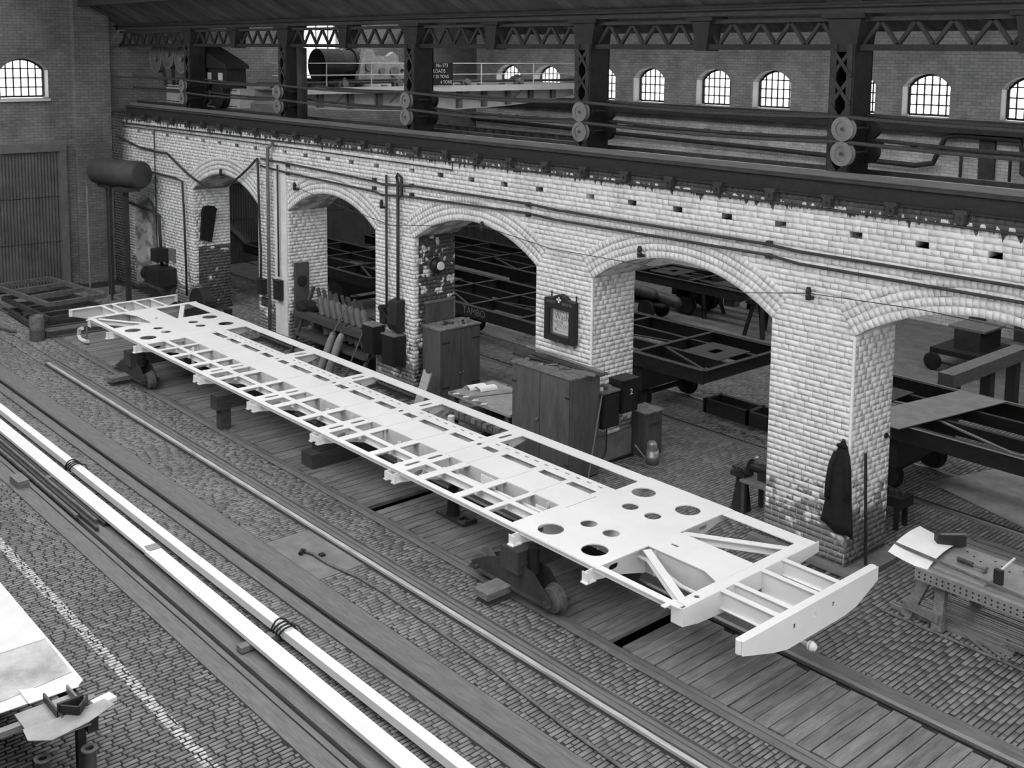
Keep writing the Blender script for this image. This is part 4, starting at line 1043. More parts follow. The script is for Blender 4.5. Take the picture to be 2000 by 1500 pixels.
c2 = channel('steel_channel', -14.18,-6.5, 6.0,.21,.09,.05,OFFWH,'near length of the broader white steel channel lying between the rails', True, 'white steel channels', -.06)
c3 = channel('steel_channel', -26.5,-6.5, 6.32,.13,.08,.10,WHITE,'narrower deeper white steel channel beside the broad one, bound with wire', True, 'white steel channels', -.03)
MB().box(-14.3,-14.12,5.94,6.11,.141,.15).build('splice_plate', PLATE, c2)
for x, l in ((-17.95,'left'),(-11.15,'right')):
    t = thing('wire_binding', 'loops of dark wire binding the narrow white channel, '+l+' one', 'wire', (x,6.3,.05), 'wire bindings')
    for q in range(4):
        xx = x+(q-1.5)*.07; pts = []
        for k in range(13):
            a = 2*PI*k/12; pts.append((xx+.05*math.sin(a*1)+.03*(q == 0)*math.cos(2*a), 6.3+.105*math.cos(a), .135+.085*math.sin(a)))
        MB().tube(pts, .012, 6).build('wire_loop', BLACK, t)
    MB().tube([(x-.1,6.41,.13),(x+.1,6.46,.15),(x+.28,6.44,.10),(x+.42,6.47,.04)], .012, 6).build('wire_tail', BLACK, t)
for x, y0, y1, l in ((-11.2,5.75,6.5,'near'),(-17.9,5.85,6.5,'far'),(-23,5.85,6.5,'leftmost')):
    o = MB().box(x-.06,x+.06,y0,y1,.012,.08).build('timber_bearer', WOODM); tag(o, l+' short timber bearer under the white channels', 'timber', 'bearers under the channels')
BARN = ['innermost','second','third','outermost']
for k, (ya, xb) in enumerate(((5.90,-15.6),(5.84,-15.75),(5.77,-15.5),(5.70,-16.1))):
    o = MB().beam((-26,ya-.02,.045+.012*(k % 2)),(xb,ya-.03*k*.3,.045+.012*(k % 2)),.045,.045).build('steel_bar', RUST if k % 2 else STEEL); tag(o, BARN[k]+' of four dark steel bars lying left of the white channels', 'bar', 'dark steel bars')
o = MB().box(-18.25,-17.85,5.38,5.56,.0,.12).build('timber_block', WOODM); tag(o, 'squared timber block beside the left rail under the dark bars', 'timber')
# long channel and flat bar on the floor between the tracks
t = thing('floor_channel', 'long shallow steel channel lying on the setts between the two tracks', 'channel', (-14,8.35,0))
mb = MB(); mb.box(-24.8,-3.2,8.255,8.45,0,.014); mb.box(-24.8,-3.2,8.435,8.45,.014,.05); mb.box(-24.8,-3.2,8.255,8.268,.014,.04); mb.box(-24.8,-3.2,8.36,8.385,.014,.03); mb.build('channel_section', STRIP, t)
o = MB().beam((-24.8,8.22,.02),(-3.2,8.19,.02),.06,.036).build('flat_bar', mat('worn_pale_bar', .40, .5, amt=.35, scale=5, stretch=(.6,4,4))); tag(o, 'pale worn flat bar lying against the long floor channel', 'bar')
pts = [(-12.95,7.70,.03),(-12.80,7.73,.04),(-12.43,7.74,.025),(-11.85,7.84,.022),(-11.2,7.86,.022),(-10.69,7.84,.022),(-9.8,7.80,.022),(-9.01,7.76,.022),(-7.72,7.64,.022),(-6.88,7.6,.022),(-5.8,7.55,.022)]
t = thing('air_hose', 'dark hose snaking over the setts from the concrete pad', 'hose', (-12.9,7.7,0)); MB().tube(pts, .021, 8).build('hose', RUST, t, smooth=True)
MB().tube([(-12.95,7.70,.03),(-12.98,7.66,.045),(-12.93,7.6,.03)], .03, 8).build('hose_end', BLACK, t); MB().box(-12.78,-12.70,7.80,7.87,.003,.03).build('coupling', BLACK, t)
# ================================================================== NEAR LEFT TRESTLE TABLE
t = thing('work_trestle', 'dark steel work trestle in the near left corner', 'trestle', (-11,3.2,0))
for y in (2.55,3.55): MB().box(-13.4,-9.85,y-.05,y+.05,.62,.76).build('rail_beam', BLACK, t)
for x in (-13.0,-10.2): MB().box(x-.04,x+.04,2.4,3.7,.70,.76).build('cross_bar', GREYS, t)
for x in (-12.9,-10.05):
    for y in (2.6,3.5): MB().box(x-.04,x+.04,y-.04,y+.04,.01,.62).build('leg', BLACK, t)
MB().box(-10.35,-9.75,3.0,3.5,.76,.775).build('shelf_plate', PLATE, t)
o = MB().plate([(-13.4,2.4),(-11.52,2.4),(-11.50,3.68),(-12.62,3.70),(-13.4,3.70)], .792, .800).build('steel_sheet', mat('bright_sheet', .58, .5, amt=.08), fix=True); tag(o, 'pale clean steel sheet on the near left trestle', 'sheet')
o = MB().plate([(-11.52,2.4),(-10.6,2.4),(-10.62,2.98),(-10.70,3.66),(-11.50,3.68)], .784, .792).build('steel_sheet', mat('stained_sheet', .36, .5, amt=.4, scale=2.5), fix=True); tag(o, 'stained grey steel sheet on the near left trestle', 'sheet')
o = MB().plate([(-13.4,2.4),(-10.46,2.4),(-10.42,3.62),(-10.5,3.70),(-13.4,3.72)], .777, .784).build('steel_sheet', mat('bright_sheet', .58), fix=True); tag(o, 'large pale steel sheet under the others on the near left trestle', 'sheet')
o = MB().plate([(-10.70,3.15),(-10.40,3.15),(-10.38,3.62),(-10.58,3.62),(-10.62,3.3)], .793, .80).build('cut_plate', OFFWH, fix=True); tag(o, 'small pale slotted plate at the end of the sheets', 'plate')
t = thing('bracket_casting', 'bolted dark angle bracket with open box frame on the near left trestle', 'bracket', (-10.1,3.4,.775))
MB().box(-10.40,-9.9,3.28,3.30,.775,.85).build('side', STEEL, t); MB().box(-10.40,-9.9,3.50,3.52,.775,.85).build('side', GREYS, t); MB().box(-10.02,-9.99,3.28,3.52,.775,.93).build('web', BLACK, t)
MB().beam((-9.98,3.3,.85),(-9.84,3.42,.85),.02,.15).build('wing', BLACK, t); MB().beam((-9.84,3.42,.85),(-9.98,3.55,.85),.02,.15).build('wing', BLACK, t)
for q in range(3): MB().cyl((-9.90,3.33+.05*q,.80+.03*q),(-9.86,3.34+.05*q,.80+.03*q),.012,8).build('bolt', GREYS, t)
o = MB().plate([(-9.95,2.95),(-9.75,2.93),(-9.62,3.10),(-9.68,3.45),(-9.80,3.74),(-9.95,3.70),(-9.92,3.35)], .835, .843).build('cut_plate', PLATE, fix=True); tag(o, 'grey profile-cut plate lying across the end of the near left trestle', 'plate')
o = MB().plate([(-10.05,3.60),(-9.93,3.62),(-9.95,3.82),(-10.08,3.80)], .776, .815).build('cut_plate', OFFWH, fix=True); tag(o, 'small pale angled plate behind the dark bracket casting', 'plate')
for (x, y), l in (((-9.85,3.08),'left'),((-9.72,3.46),'right')):
    t = thing('pipe_stub', 'upright dark pipe stub with pale rim below the near left trestle, '+l, 'pipe', (x,y,0), 'pipe stubs')
    MB().lathe([(.06,0),(.06,.55),(.04,.55),(.04,.3),(.0,.3)], (x,y,.0), (0,0,1), 20).build('tube', STEEL, t); MB().lathe([(.075,0),(.075,.012),(.042,.012),(.042,0)], (x,y,.55), (0,0,1), 20, ring=True).build('rim', GREYS, t)
# ================================================================== NEAR RIGHT TRESTLE TABLE
t = thing('trestle_stand', 'splayed wooden trestle carrying the drilled plate at right', 'trestle', (-6.2,12.9,0))
for (bx, by), (tx, ty) in (((-6.14,12.50),(-6.20,12.70)),((-6.58,12.55),(-6.36,12.72)),((-6.05,13.40),(-6.2,13.2)),((-6.6,13.42),(-6.36,13.2))):
    MB().beam((bx,by,0.005),(tx,ty,.66),.13,.09,(0,1,0)).build('leg', WOODM, t)
MB().beam((-6.6,12.52,.17),(-6.12,12.47,.17),.05,.10).build('stretcher', WOODM, t); MB().box(-6.38,-6.18,12.5,13.4,.62,.74).build('top_beam', WOODM, t)
t = thing('trestle_stand', 'wooden trestle under the drilled plate at the right edge of the picture', 'trestle', (-4.6,12.9,0))
for (bx, by), (tx, ty) in (((-4.4,12.50),(-4.5,12.70)),((-4.85,12.5),(-4.7,12.72)),((-4.4,13.40),(-4.5,13.2)),((-4.85,13.42),(-4.7,13.2))):
    MB().beam((bx,by,0.005),(tx,ty,.66),.13,.09,(0,1,0)).build('leg', WOODM, t)
MB().box(-4.7,-4.5,12.5,13.4,.62,.74).build('top_beam', WOODM, t)
t = thing('drilled_plate', 'long grey drilled steel plate with turned-down edge on trestles at right', 'plate', (-5,12.9,.74))
MB().box(-6.42,-4.3,12.46,13.42,.74,.755).build('plate_top', PLATE, t); MB().box(-6.42,-4.3,12.40,12.46,.60,.755).build('edge_flange', PLATE, t)
mb = MB()
for k in range(27): mb.cyl((-6.36+.075*k,12.395,.70),(-6.36+.075*k,12.402,.70),.013,6); mb.cyl((-6.36+.075*k,12.395,.645),(-6.36+.075*k,12.402,.645),.013,6)
mb.build('rivet_holes', HOLE, t)['kind'] = 'stuff'
mb = MB()
for k in range(15): mb.cyl((-6.2+.12*k,13.3-.07*(k % 3),.755),(-6.2+.12*k,13.3-.07*(k % 3),.757),.016,8)
mb.build('drill_holes', HOLE, t)['kind'] = 'stuff'
# curled white drawing
V = []; F = []; nu, nv = 10, 6
for i in range(nu+1):
    for j in range(nv+1):
        u = i/nu; v = j/nv; x = -6.80+.52*v-.10*u; y = 12.42+.98*u; z = .772+.10*math.sin(PI*u)*(.4) + (.06*(1-v)**2) - .10*max(0, .22-u)
        V.append((x+.12*(1-u)*0, y, z))
for i in range(nu):
    for j in range(nv): a = i*(nv+1)+j; F.append((a, a+1, a+nv+2, a+nv+1))
mb = MB(); mb._add(V, F); o = mb.build('paper_drawing', PAPER, smooth=True); tag(o, 'curling white paper drawing on the end of the drilled plate', 'paper')
o = MB().beam((-6.85,12.63,.85),(-4.4,12.52,.775),.045,.02).build('flat_bar', RUST); tag(o, 'thin dark bar laid along the drilled plate over the drawing', 'bar')
t = thing('weight_block', 'dark squared block holding down the white drawing', 'block', (-6.42,13.3,.76)); MB().beam((-6.55,13.15,.85),(-6.30,13.42,.85),.12,.14).build('block', BLACK, t); MB().beam((-6.5,13.17,.925),(-6.28,13.42,.925),.03,.01).build('edge', GREYS, t)
t = thing('hand_drill', 'small dark tool lying on the drilled plate', 'tool', (-6.0,12.95,.76)); MB().cyl((-6.15,12.95,.79),(-5.95,12.93,.79),.03,10).build('body', STEEL, t); MB().cyl((-5.95,12.93,.79),(-5.78,12.93,.79),.014,8).build('bit', GREYS, t); MB().cyl((-5.8,12.88,.79),(-5.8,12.98,.79),.025,8).build('chuck', GREYS, t)
t = thing('try_square', 'dark clamp standing upright on the drilled plate', 'clamp', (-5.55,12.75,.76)); MB().box(-5.6,-5.5,12.72,12.78,.755,.93).build('stock', BLACK, t); MB().beam((-5.55,12.75,.9),(-5.5,13.05,1.0),.02,.02).build('blade', OFFWH, t); MB().beam((-5.6,12.72,.80),(-5.62,12.55,.76),.02,.02).build('foot', GREYS, t)
o = MB().beam((-5.25,12.93,.83),(-4.85,12.90,.83),.015,.15).build('small_plate', GREYS); tag(o, 'small upright grey plate on the drilled plate', 'plate')
t = thing('coiled_cable', 'loose coils of pale cable on the drilled plate at the right edge', 'cable', (-4.8,12.9,.76))
pts = [(-4.95+.22*math.cos(a*.6)+.05*a, 13.05+.2*math.sin(a), .775+.004*a) for a in np.linspace(0, 14, 50)]
MB().tube(pts, .014, 6).build('coil', OFFWH, t)
# bars stacked on the floor at right
NB_ = ['front','second','third','fourth','fifth','sixth','rear']
for k in range(7):
    t = thing('bar_bundle', NB_[k]+' flat bundle of steel strips on the floor beneath the right trestles', 'bars', (-4.8,12.7+.13*k,0), 'strip bundles on the floor')
    for j in range(5):
        yy = 12.60+.14*k+.026*j; x1 = -5.45+random.uniform(-.12,.2)
        MB().box(-6.75+random.uniform(-.1,.15)+.08*k, x1+.12*k, yy-.011, yy+.011, .005, .05+random.uniform(0,.025)).build('strip', GREYS if j % 2 else GALV, t)
o = MB().cyl((-6.85,12.42,.02),(-3.4,12.36,.02),.02,10).build('round_bar', RUST); tag(o, 'single long round bar on the setts in front of the right trestle', 'bar')
for k, (a, b) in enumerate((((-6.1,12.75),(-5.25,12.45)),((-6.15,12.72),(-5.38,12.40)))):
    o = MB().beam((a[0],a[1],.075),(b[0],b[1],.02),.03,.018).build('loose_strip', GREYS); tag(o, ('upper' if k == 0 else 'lower')+' loose pale strip slipping off the bundles at right', 'bar', 'loose strips')
for k in range(4):
    o = MB().box(-7.3+.1*k,-3.5,14.75+.17*k,14.88+.17*k,.0,.05).build('timber_batten', mat('grey_batten', .17, .7, amt=.3, scale=5, stretch=(.5,4,4))); tag(o, ('nearest','second','third','farthest')[k]+' long grey batten on the floor behind the right trestle table', 'batten', 'battens behind the table')
# ================================================================== COAT AND POLE ON THE NEAREST PIER
t = thing('hanging_coat', 'long black overcoat hung on the nearest whitewashed pier', 'coat', (-7.83,12.9,.55))
V = []; F = []; rows = [(1.86,.012,.02,-7.83),(1.82,.035,.03,-7.825),(1.76,.065,.05,-7.82),(1.66,.105,.08,-7.82),(1.5,.145,.10,-7.825),(1.3,.17,.10,-7.83),(1.1,.19,.11,-7.835),(.9,.215,.11,-7.84),(.72,.24,.12,-7.845),(.60,.255,.11,-7.85)]
nr_ = 28
for z, hw_, dp_, cx in rows:
    for k in range(nr_):
        a = 2*PI*k/nr_; fold = 1+.22*math.sin(5*a+1.3)*min(1,(1.86-z)*1.3)
        V.append((cx+hw_*math.cos(a), 12.99-dp_*.5-dp_*.5*math.sin(a)*fold*(1 if math.sin(a) > 0 else 1), z+(-.06*math.cos(a)+.03*math.sin(3*a) if z < .61 else 0)))
for i in range(len(rows)-1):
    for k in range(nr_): F.append((i*nr_+k,i*nr_+(k+1) % nr_,(i+1)*nr_+(k+1) % nr_,(i+1)*nr_+k))
mb = MB(); mb._add(V, F+[tuple(range(nr_)), tuple(range((len(rows)-1)*nr_, len(rows)*nr_))[::-1]]); mb.build('coat_body', CLOTH, t, smooth=True, fix=True)
MB().tube([(-7.90,12.93,1.66),(-7.955,12.91,1.48),(-7.985,12.90,1.22),(-7.98,12.89,1.02)], .045, 10).build('sleeve', CLOTH, t, smooth=True); MB().tube([(-7.74,12.93,1.66),(-7.695,12.91,1.45),(-7.68,12.90,1.22),(-7.685,12.89,1.05)], .042, 10).build('sleeve', CLOTH, t, smooth=True)
MB().tube([(-7.89,12.95,1.765),(-7.82,12.91,1.80),(-7.76,12.95,1.76)], .028, 8).build('collar', CLOTH, t, smooth=True); MB().cyl((-7.82,13.0,1.84),(-7.82,12.93,1.86),.012,8).build('hook', STEEL, t)
o = MB().cyl((-7.60,13.30,.06),(-7.69,13.32,1.62),.022,10).build('leaning_pole', BLACK); tag(o, 'thin black pole leaning on the side of the nearest pier', 'pole')
t = thing('wall_hook', 'small iron hook on the rear corner of the nearest pier', 'hook', (-7.73,13.9,1.7)); MB().cyl((-7.76,13.92,1.72),(-7.66,13.92,1.72),.015,8).build('pin', BLACK, t); MB().lathe([(.01,0),(.04,.0),(.04,.02),(.01,.02)], (-7.745,13.92,1.72), (1,0,0), 12).build('rose', BLACK, t)
# ================================================================== CABINETS AND BENCHES ALONG THE PIERS
def cupboard(label, x0, x1, y0, y1, h, doors_on, m=CABIN):
    t = thing('cupboard', label, 'cupboard', ((x0+x1)/2,(y0+y1)/2,0))
    MB().box(x0,x1,y0,y1,.04,h-.03).build('carcass', m, t); MB().box(x0-.02,x1+.02,y0-.02,y1+.02,h-.03,h).build('top_board', CABTOP, t); MB().box(x0+.02,x1-.02,y0+.02,y1-.02,.005,.04).build('plinth', BLACK, t)
    if doors_on == 'y':
        for k in range(2):
            a = x0+.02+(x1-x0-.04)*k/2; b = x0+.02+(x1-x0-.04)*(k+1)/2
            d = MB().box(a+.006,b-.006,y0-.022,y0,.07,h-.06).build('door', m, t)
            for z in (.3, h-.35): MB().box((a if k == 0 else b-.10)+.0,(a+.10 if k == 0 else b),y0-.03,y0-.022,z,z+.03).build('hinge', BLACK, d)
            if k == 0: MB().lathe([(.01,0),(.022,.01),(.022,.03),(.008,.04)], (b-.05,y0-.022,h*.52), (0,-1,0), 12).build('knob', GREYS, d)
    else:
        for k in range(2):
            a = y0+.02+(y1-y0-.04)*k/2; b = y0+.02+(y1-y0-.04)*(k+1)/2
            d = MB().box(x1,x1+.022,a+.006,b-.006,.07,h-.06).build('door', m, t)
            for z in (.3, h-.3): MB().box(x1+.022,x1+.03,(a if k == 0 else b-.2),(a+.2 if k == 0 else b),z,z+.03).build('hinge', BLACK, d)
            MB().lathe([(.01,0),(.02,.01),(.02,.03),(.008,.04)], (x1+.022,(b-.04 if k == 0 else a+.04),h*.38), (1,0,0), 12).build('knob', GREYS, d)
    return t
cupboard('tall grey two-door cupboard littered with scrap in front of the sign pier', -13.76,-12.33,12.27,12.93,1.78,'y')
cupboard('grey two-door cupboard standing inside the third arch', -17.55,-16.96,13.2,14.22,1.52,'x')
def scrap(cx, cy, z, rx, ry, n, label, group):
    for k in range(n):
        x = cx+random.uniform(-rx,rx); y = cy+random.uniform(-ry,ry); a = random.uniform(0,PI); l = random.uniform(.06,.22)
        t = thing('scrap_piece', label % SCR[k % len(SCR)], 'scrap', (x,y,z), group)
        dx, dy = math.cos(a)*l/2, math.sin(a)*l/2
        mm = random.choice((STEEL,BLACK,RUST,GREYS))
        if k % 3 == 0: MB().cyl((x-dx,y-dy,z+.03),(x+dx,y+dy,z+.03),random.uniform(.015,.028),8).build('rod', mm, t); MB().cyl((x+dx*.8,y+dy*.8,z+.03),(x+dx,y+dy,z+.03),.03,8).build('nut', mm, t)
        elif k % 3 == 1: MB().beam((x-dx,y-dy,z+.012),(x+dx,y+dy,z+.012),.05,.02).build('flat', mm, t); MB().beam((x+dx,y+dy,z+.03),(x+dx*.7,y+dy*.7,z+.03),.05,.05).build('turned_end', mm, t)
        else: MB().lathe([(.02,0),(.05,0),(.05,.04),(.03,.05),(.02,.05)], (x,y,z+.001), (0,0,1), 10).build('collar', mm, t); MB().cyl((x,y,z+.02),(x+dx,y+dy,z+.035),.012,6).build('stem', mm, t)
SCR = ['bent rod','hooked flat','ringed collar','thick short rod','angle offcut','flanged bush','long bolt','bracket end','pipe collar']
scrap(-13.1,12.55,1.78,.5,.2,9,'%s among the scrap on top of the tall cupboard','scrap on the tall cupboard')
scrap(-17.25,13.75,1.52,.2,.35,6,'%s among the scrap on the cupboard in the third arch','scrap on the arch cupboard')
o = MB().beam((-14.0,12.86,1.86),(-12.15,12.88,1.80),.12,.04,(0,.5,1)).build('plank_offcut', WOODM); tag(o, 'long plank lying along the back of the tall cupboard top', 'plank')
o = MB().beam((-13.95,12.72,1.84),(-12.1,12.76,1.80),.10,.03).build('plank_offcut', WOODD); tag(o, 'darker second plank on the tall cupboard top', 'plank')
o = MB().beam((-13.2,12.3,1.797),(-12.2,12.72,1.797),.16,.03).build('plank_offcut', WOODM); tag(o, 'wide splintered board overhanging the right end of the tall cupboard', 'plank')
o = MB().tube([(-13.95,12.45,1.83),(-13.6,12.5,1.82),(-13.2,12.55,1.83),(-13.0,12.6,1.80)], .025, 8).build('rubber_hose', BLACK); tag(o, 'thick black hose end on the left of the tall cupboard top', 'hose')
t = thing('framed_board', 'dark framed board leaning behind the cupboard in the third arch', 'board', (-17.55,13.65,1.3)); MB().box(-17.57,-17.56,13.28,14.02,1.53,1.95).build('panel', CABIN, t)
for b in ((13.26,14.04,1.93,1.98),(14.0,14.04,1.53,1.95)): MB().box(-17.575,-17.545,b[0],b[1],b[2],b[3]).build('frame', GREYS, t)
# boxes on the right-hand reveal of the sign pier
def side_box(label, y0, y1, z0, z1, lidz, num=None):
    t = thing('meter_box', label, 'box', (-12.4,(y0+y1)/2,z0)); MB().box(-12.6,-12.3,y0,y1,z0,z1).build('body', SIGNB, t); MB().box(-12.6,-12.28,y0-.01,y1+.01,z1,z1+.03).build('lid', CABTOP if not num else SIGNB, t)
    d = MB().box(-12.3,-12.285,y0+.02,y1-.02,z0+.03,z1-.03).build('door', SIGNB, t)
    if num: text(num, 'number', .14, PAINTW, d, (-12.283,(y0+y1)/2+.02,(z0+z1)/2+.08), (PI/2,0,PI/2))
    else: MB().cyl((-12.285,y1-.06,(z0+z1)/2),(-12.265,y1-.06,(z0+z1)/2),.015,8).build('catch', STEEL, d)
side_box('black iron meter box with scrap on its lid, right of the tall cupboard', 12.98,13.38,.78,1.38,0)
side_box('black iron meter box painted with a white number 2', 13.44,13.84,.95,1.50,0,'2')
o = MB().box(-12.6,-12.585,13.08,14.02,.06,.52).build('wall_board', mat('wall_board_grey', .16, .8, amt=.4, scale=3)); tag(o, 'worn wooden board low on the reveal under the meter boxes', 'board')
for y, l in ((13.1,'left'),(13.32,'right')):
    t = thing('conduit_drop', l+' thin conduit dropping from the plain meter box to the floor', 'pipe', (-12.52,y,.1), 'conduits under the meter box'); MB().tube([(-12.52,y,.78),(-12.52,y,.3),(-12.52,y-.05,.2),(-12.52,y-.12,.17)], .012, 6).build('pipe_run', BLACK, t)
for k in range(3):
    o = MB().lathe([(.02,0),(.04,0),(.035,.05),(.02,.06)], (-12.42,13.06+.1*k,1.41), (0,0,1), 10).build('insulator_cup', (OFFWH,STEEL,GREYS)[k]); tag(o, ('pale','dark','grey')[k]+' small cup on the lid of the plain meter box', 'cup')
t = thing('steel_bin', 'dark upright metal bin with pale dusty lid beside the meter boxes', 'bin', (-12.5,14.35,0)); MB().box(-12.75,-12.35,14.12,14.55,0,.78).build('body', CABIN, t); MB().box(-12.78,-12.32,14.09,14.58,.78,.81).build('lid', CABTOP, t); MB().box(-12.35,-12.335,14.2,14.47,.55,.6).build('handle', STEEL, t)
t = thing('watering_can', 'galvanised watering can on the floor beside the dark bin', 'can', (-12.12,14.05,0))
MB().lathe([(.0,0),(.115,0),(.115,.12),(.119,.125),(.115,.13),(.108,.24),(.09,.24),(.09,.235),(.0,.235)], (-12.12,14.05,.0), (0,0,1), 24).build('body', GALV, t, smooth=True)
MB().cyl((-12.22,13.98,.08),(-12.38,13.88,.30),.014,10).build('spout', GALV, t); MB().tube([(-12.2,14.1,.23),(-12.19,14.12,.32),(-12.13,14.1,.37),(-12.05,14.05,.33),(-12.03,14.02,.2)], .012, 6).build('handle', GALV, t)
MB().lathe([(.09,0),(.09,.1),(.06,.14),(.05,.14)], (-12.15,14.07,.235), (0,0,1), 16).build('hood', GALV, t)
o = MB().beam((-12.2,12.55,.01),(-12.25,12.9,1.40),.02,.02).build('long_rod', GREYS); tag(o, 'thin straight rod leaning against the right side of the tall cupboard', 'rod')
# safety sign
t = thing('notice_case', 'black glazed safety bulletin case with white wash poster on the pier', 'sign', (-13.27,12.95,2.09))
fr = MB(); Xa, Xb, Za, Zb = -13.63,-12.92,2.09,2.82
fr.yplate([(Xa,Za),(Xb,Za),(Xb,Zb),(-13.10,Zb+.02),(-13.17,Zb+.07),(-13.27,Zb+.10),(-13.37,Zb+.07),(-13.44,Zb+.02),(Xa,Zb)], 12.87,12.99, [rect(-13.52,-13.03,2.2,2.66)[::-1]])
fr.build('case_frame', SIGNB, t, fix=True)
MB().box(-13.52,-13.03,12.955,12.985,2.2,2.66).build('case_back', GREYS, t)
po = MB().box(-13.48,-13.04,12.945,12.955,2.22,2.65).build('poster', PAPER, t)
for s, xx, zz, sz in (('ALWAYS',-13.27,2.61,.078),('Wash',-13.27,2.515,.165),('BEFORE',-13.34,2.42,.07),('YOU EAT',-13.25,2.36,.078)):
    text(s, 'poster_lettering', sz, INK, po, (xx,12.943,zz), (PI/2,0,0), xs=.9)
for z in (2.315,2.262): MB().box(-13.44,-13.05,12.942,12.945,z,z+.006).build('poster_rule', INK, po)
MB().yplate(circ(-13.41,2.288,.022,14), 12.942,12.945).build('poster_emblem', INK, po, fix=True)
MB().box(-13.52,-13.03,12.89,12.893,2.2,2.66).build('glass_pane', GLASS, t)
text('SAFETY', 'case_lettering', .075, GREYS, t, (-13.46,12.868,2.77), (PI/2,.0,0), xs=.9); text('BULLETIN', 'case_lettering', .07, GREYS, t, (-13.07,12.868,2.77), (PI/2,0,0), xs=.8)
mb = MB(); mb.box(-13.285,-13.255,12.862,12.87,2.78,2.88); mb.box(-13.32,-13.22,12.862,12.87,2.815,2.845); mb.build('white_cross', PAINTW, t)
MB().cyl((-13.27,12.862,2.13),(-13.27,12.87,2.13),.012,8).build('key_plate', GREYS, t)
for x in (-13.55,-12.95): MB().cyl((x,12.97,2.80),(x,12.97,2.93),.012,6).build('hanger', BLACK, t)
# bench with papers between the cupboards
t = thing('work_bench', 'low work bench with sheet-topped shelf of blocks left of the tall cupboard', 'bench', (-14.8,12.8,0))
MB().box(-15.55,-13.82,12.28,13.35,.74,.79).build('bench_top', mat('bench_top_grey', .27, .7, amt=.25, scale=5), t)
for x in (-15.45,-13.95):
    for y in (12.36,13.25): MB().box(x-.05,x+.05,y-.05,y+.05,.01,.74).build('leg', WOODD, t)
MB().box(-15.5,-13.85,12.2,13.3,.36,.40).build('shelf', WOODD, t)
BLK = ['first','second','third','fourth','fifth','sixth','seventh','eighth','ninth','tenth']
for k in range(10):
    x = -15.4+.16*k; s = random.uniform(.05,.075)
    o = MB().box(x-s,x+s,12.22,12.22+.2,.40,.40+random.uniform(.06,.13)).build('casting_block', random.choice((GREYS,RUST,GALV))); tag(o, BLK[k]+' rough casting from the left along the bench shelf edge', 'casting', 'castings on the bench shelf')
for k, (x, y) in enumerate(((-15.40,12.62),(-15.22,12.72))):
    V = []; F = []
    for i in range(9):
        a = PI*i/8
        for j in range(2): V.append((x+.10*math.cos(a)+.07*j, y-.02+.36*j, .80+.075*math.sin(a)))
    for i in range(8): F.append((2*i,2*i+1,2*i+3,2*i+2))
    mb = MB(); mb._add(V, F); o = mb.build('paper_roll', PAPER, smooth=True); tag(o, ('left','right')[k]+' half-unrolled white drawing on the bench', 'paper', 'drawings on the bench')
o = MB().beam((-15.05,12.3,.80),(-14.75,13.2,.80),.09,.015).build('straight_edge', GREYS); tag(o, 'pale straight edge laid across the bench', 'straight edge')
for k in range(8):
    x, y = -15.5+.13*k, 12.27+random.uniform(-.01,.02)
    o = MB().beam((x,y,.80),(x+.10,y+.05,.815),.05,.012).build('paper_scrap', PAPER if k % 2 else GREYS); tag(o, BLK[k]+' scrap of paper along the front edge of the bench', 'paper', 'paper scraps on the bench')
t = thing('wooden_crate', 'small open wooden crate of scrap behind the bench', 'crate', (-15.9,13.75,0))
MB().box(-16.2,-15.62,13.55,13.95,.30,.55).build('box', WOODM, t); MB().box(-16.15,-15.67,13.6,13.9,.55,.57).build('contents', RUST, t); MB().box(-16.15,-15.67,13.6,13.9,0,.30).build('stand', WOODD, t)
t = thing('scrap_tray', 'long tray of dark offcuts behind the bench', 'tray', (-15,13.7,0)); MB().box(-15.5,-14.05,13.5,13.9,.45,.5).build('tray', WOODD, t); MB().box(-15.5,-14.05,13.5,13.53,.5,.57).build('lip', WOODM, t)
for x in (-15.3,-14.2): MB().box(x-.04,x+.04,13.55,13.85,.01,.45).build('leg', WOODD, t)
t = thing('tool_chest', 'low dark wooden chest on the floor in front of the bench', 'chest', (-14.8,12.05,0)); MB().box(-15.2,-14.45,11.85,12.15,0,.30).build('body', WOODD, t); MB().box(-15.22,-14.43,11.83,12.17,.30,.33).build('lid', CABIN, t); MB().box(-14.84,-14.80,11.825,11.835,.2,.3).build('hasp', STEEL, t)
o = MB().lathe([(.0,0),(.065,0),(.065,.17),(.055,.18),(.0,.18)], (-15.32,12.0,.335+.0), (0,0,1), 18).build('paint_tin', PAPER)
o.location = (.22,.0,0); tag(o, 'white tin standing on the low wooden chest', 'tin')
t = thing('leaning_board', 'short pale board with notched top leaning beside the third pier', 'board', (-17.0,12.9,0)); MB().poly([(0,0),(.25,0),(.25,.72),(.18,.68),(.08,.68),(0,.74)], lambda u, v: (-17.2+u+.1*v,12.70+.28*v,v), lambda u, v: (-17.2+u+.1*v,12.73+.28*v,v)).build('board', WOODL, t, fix=True)
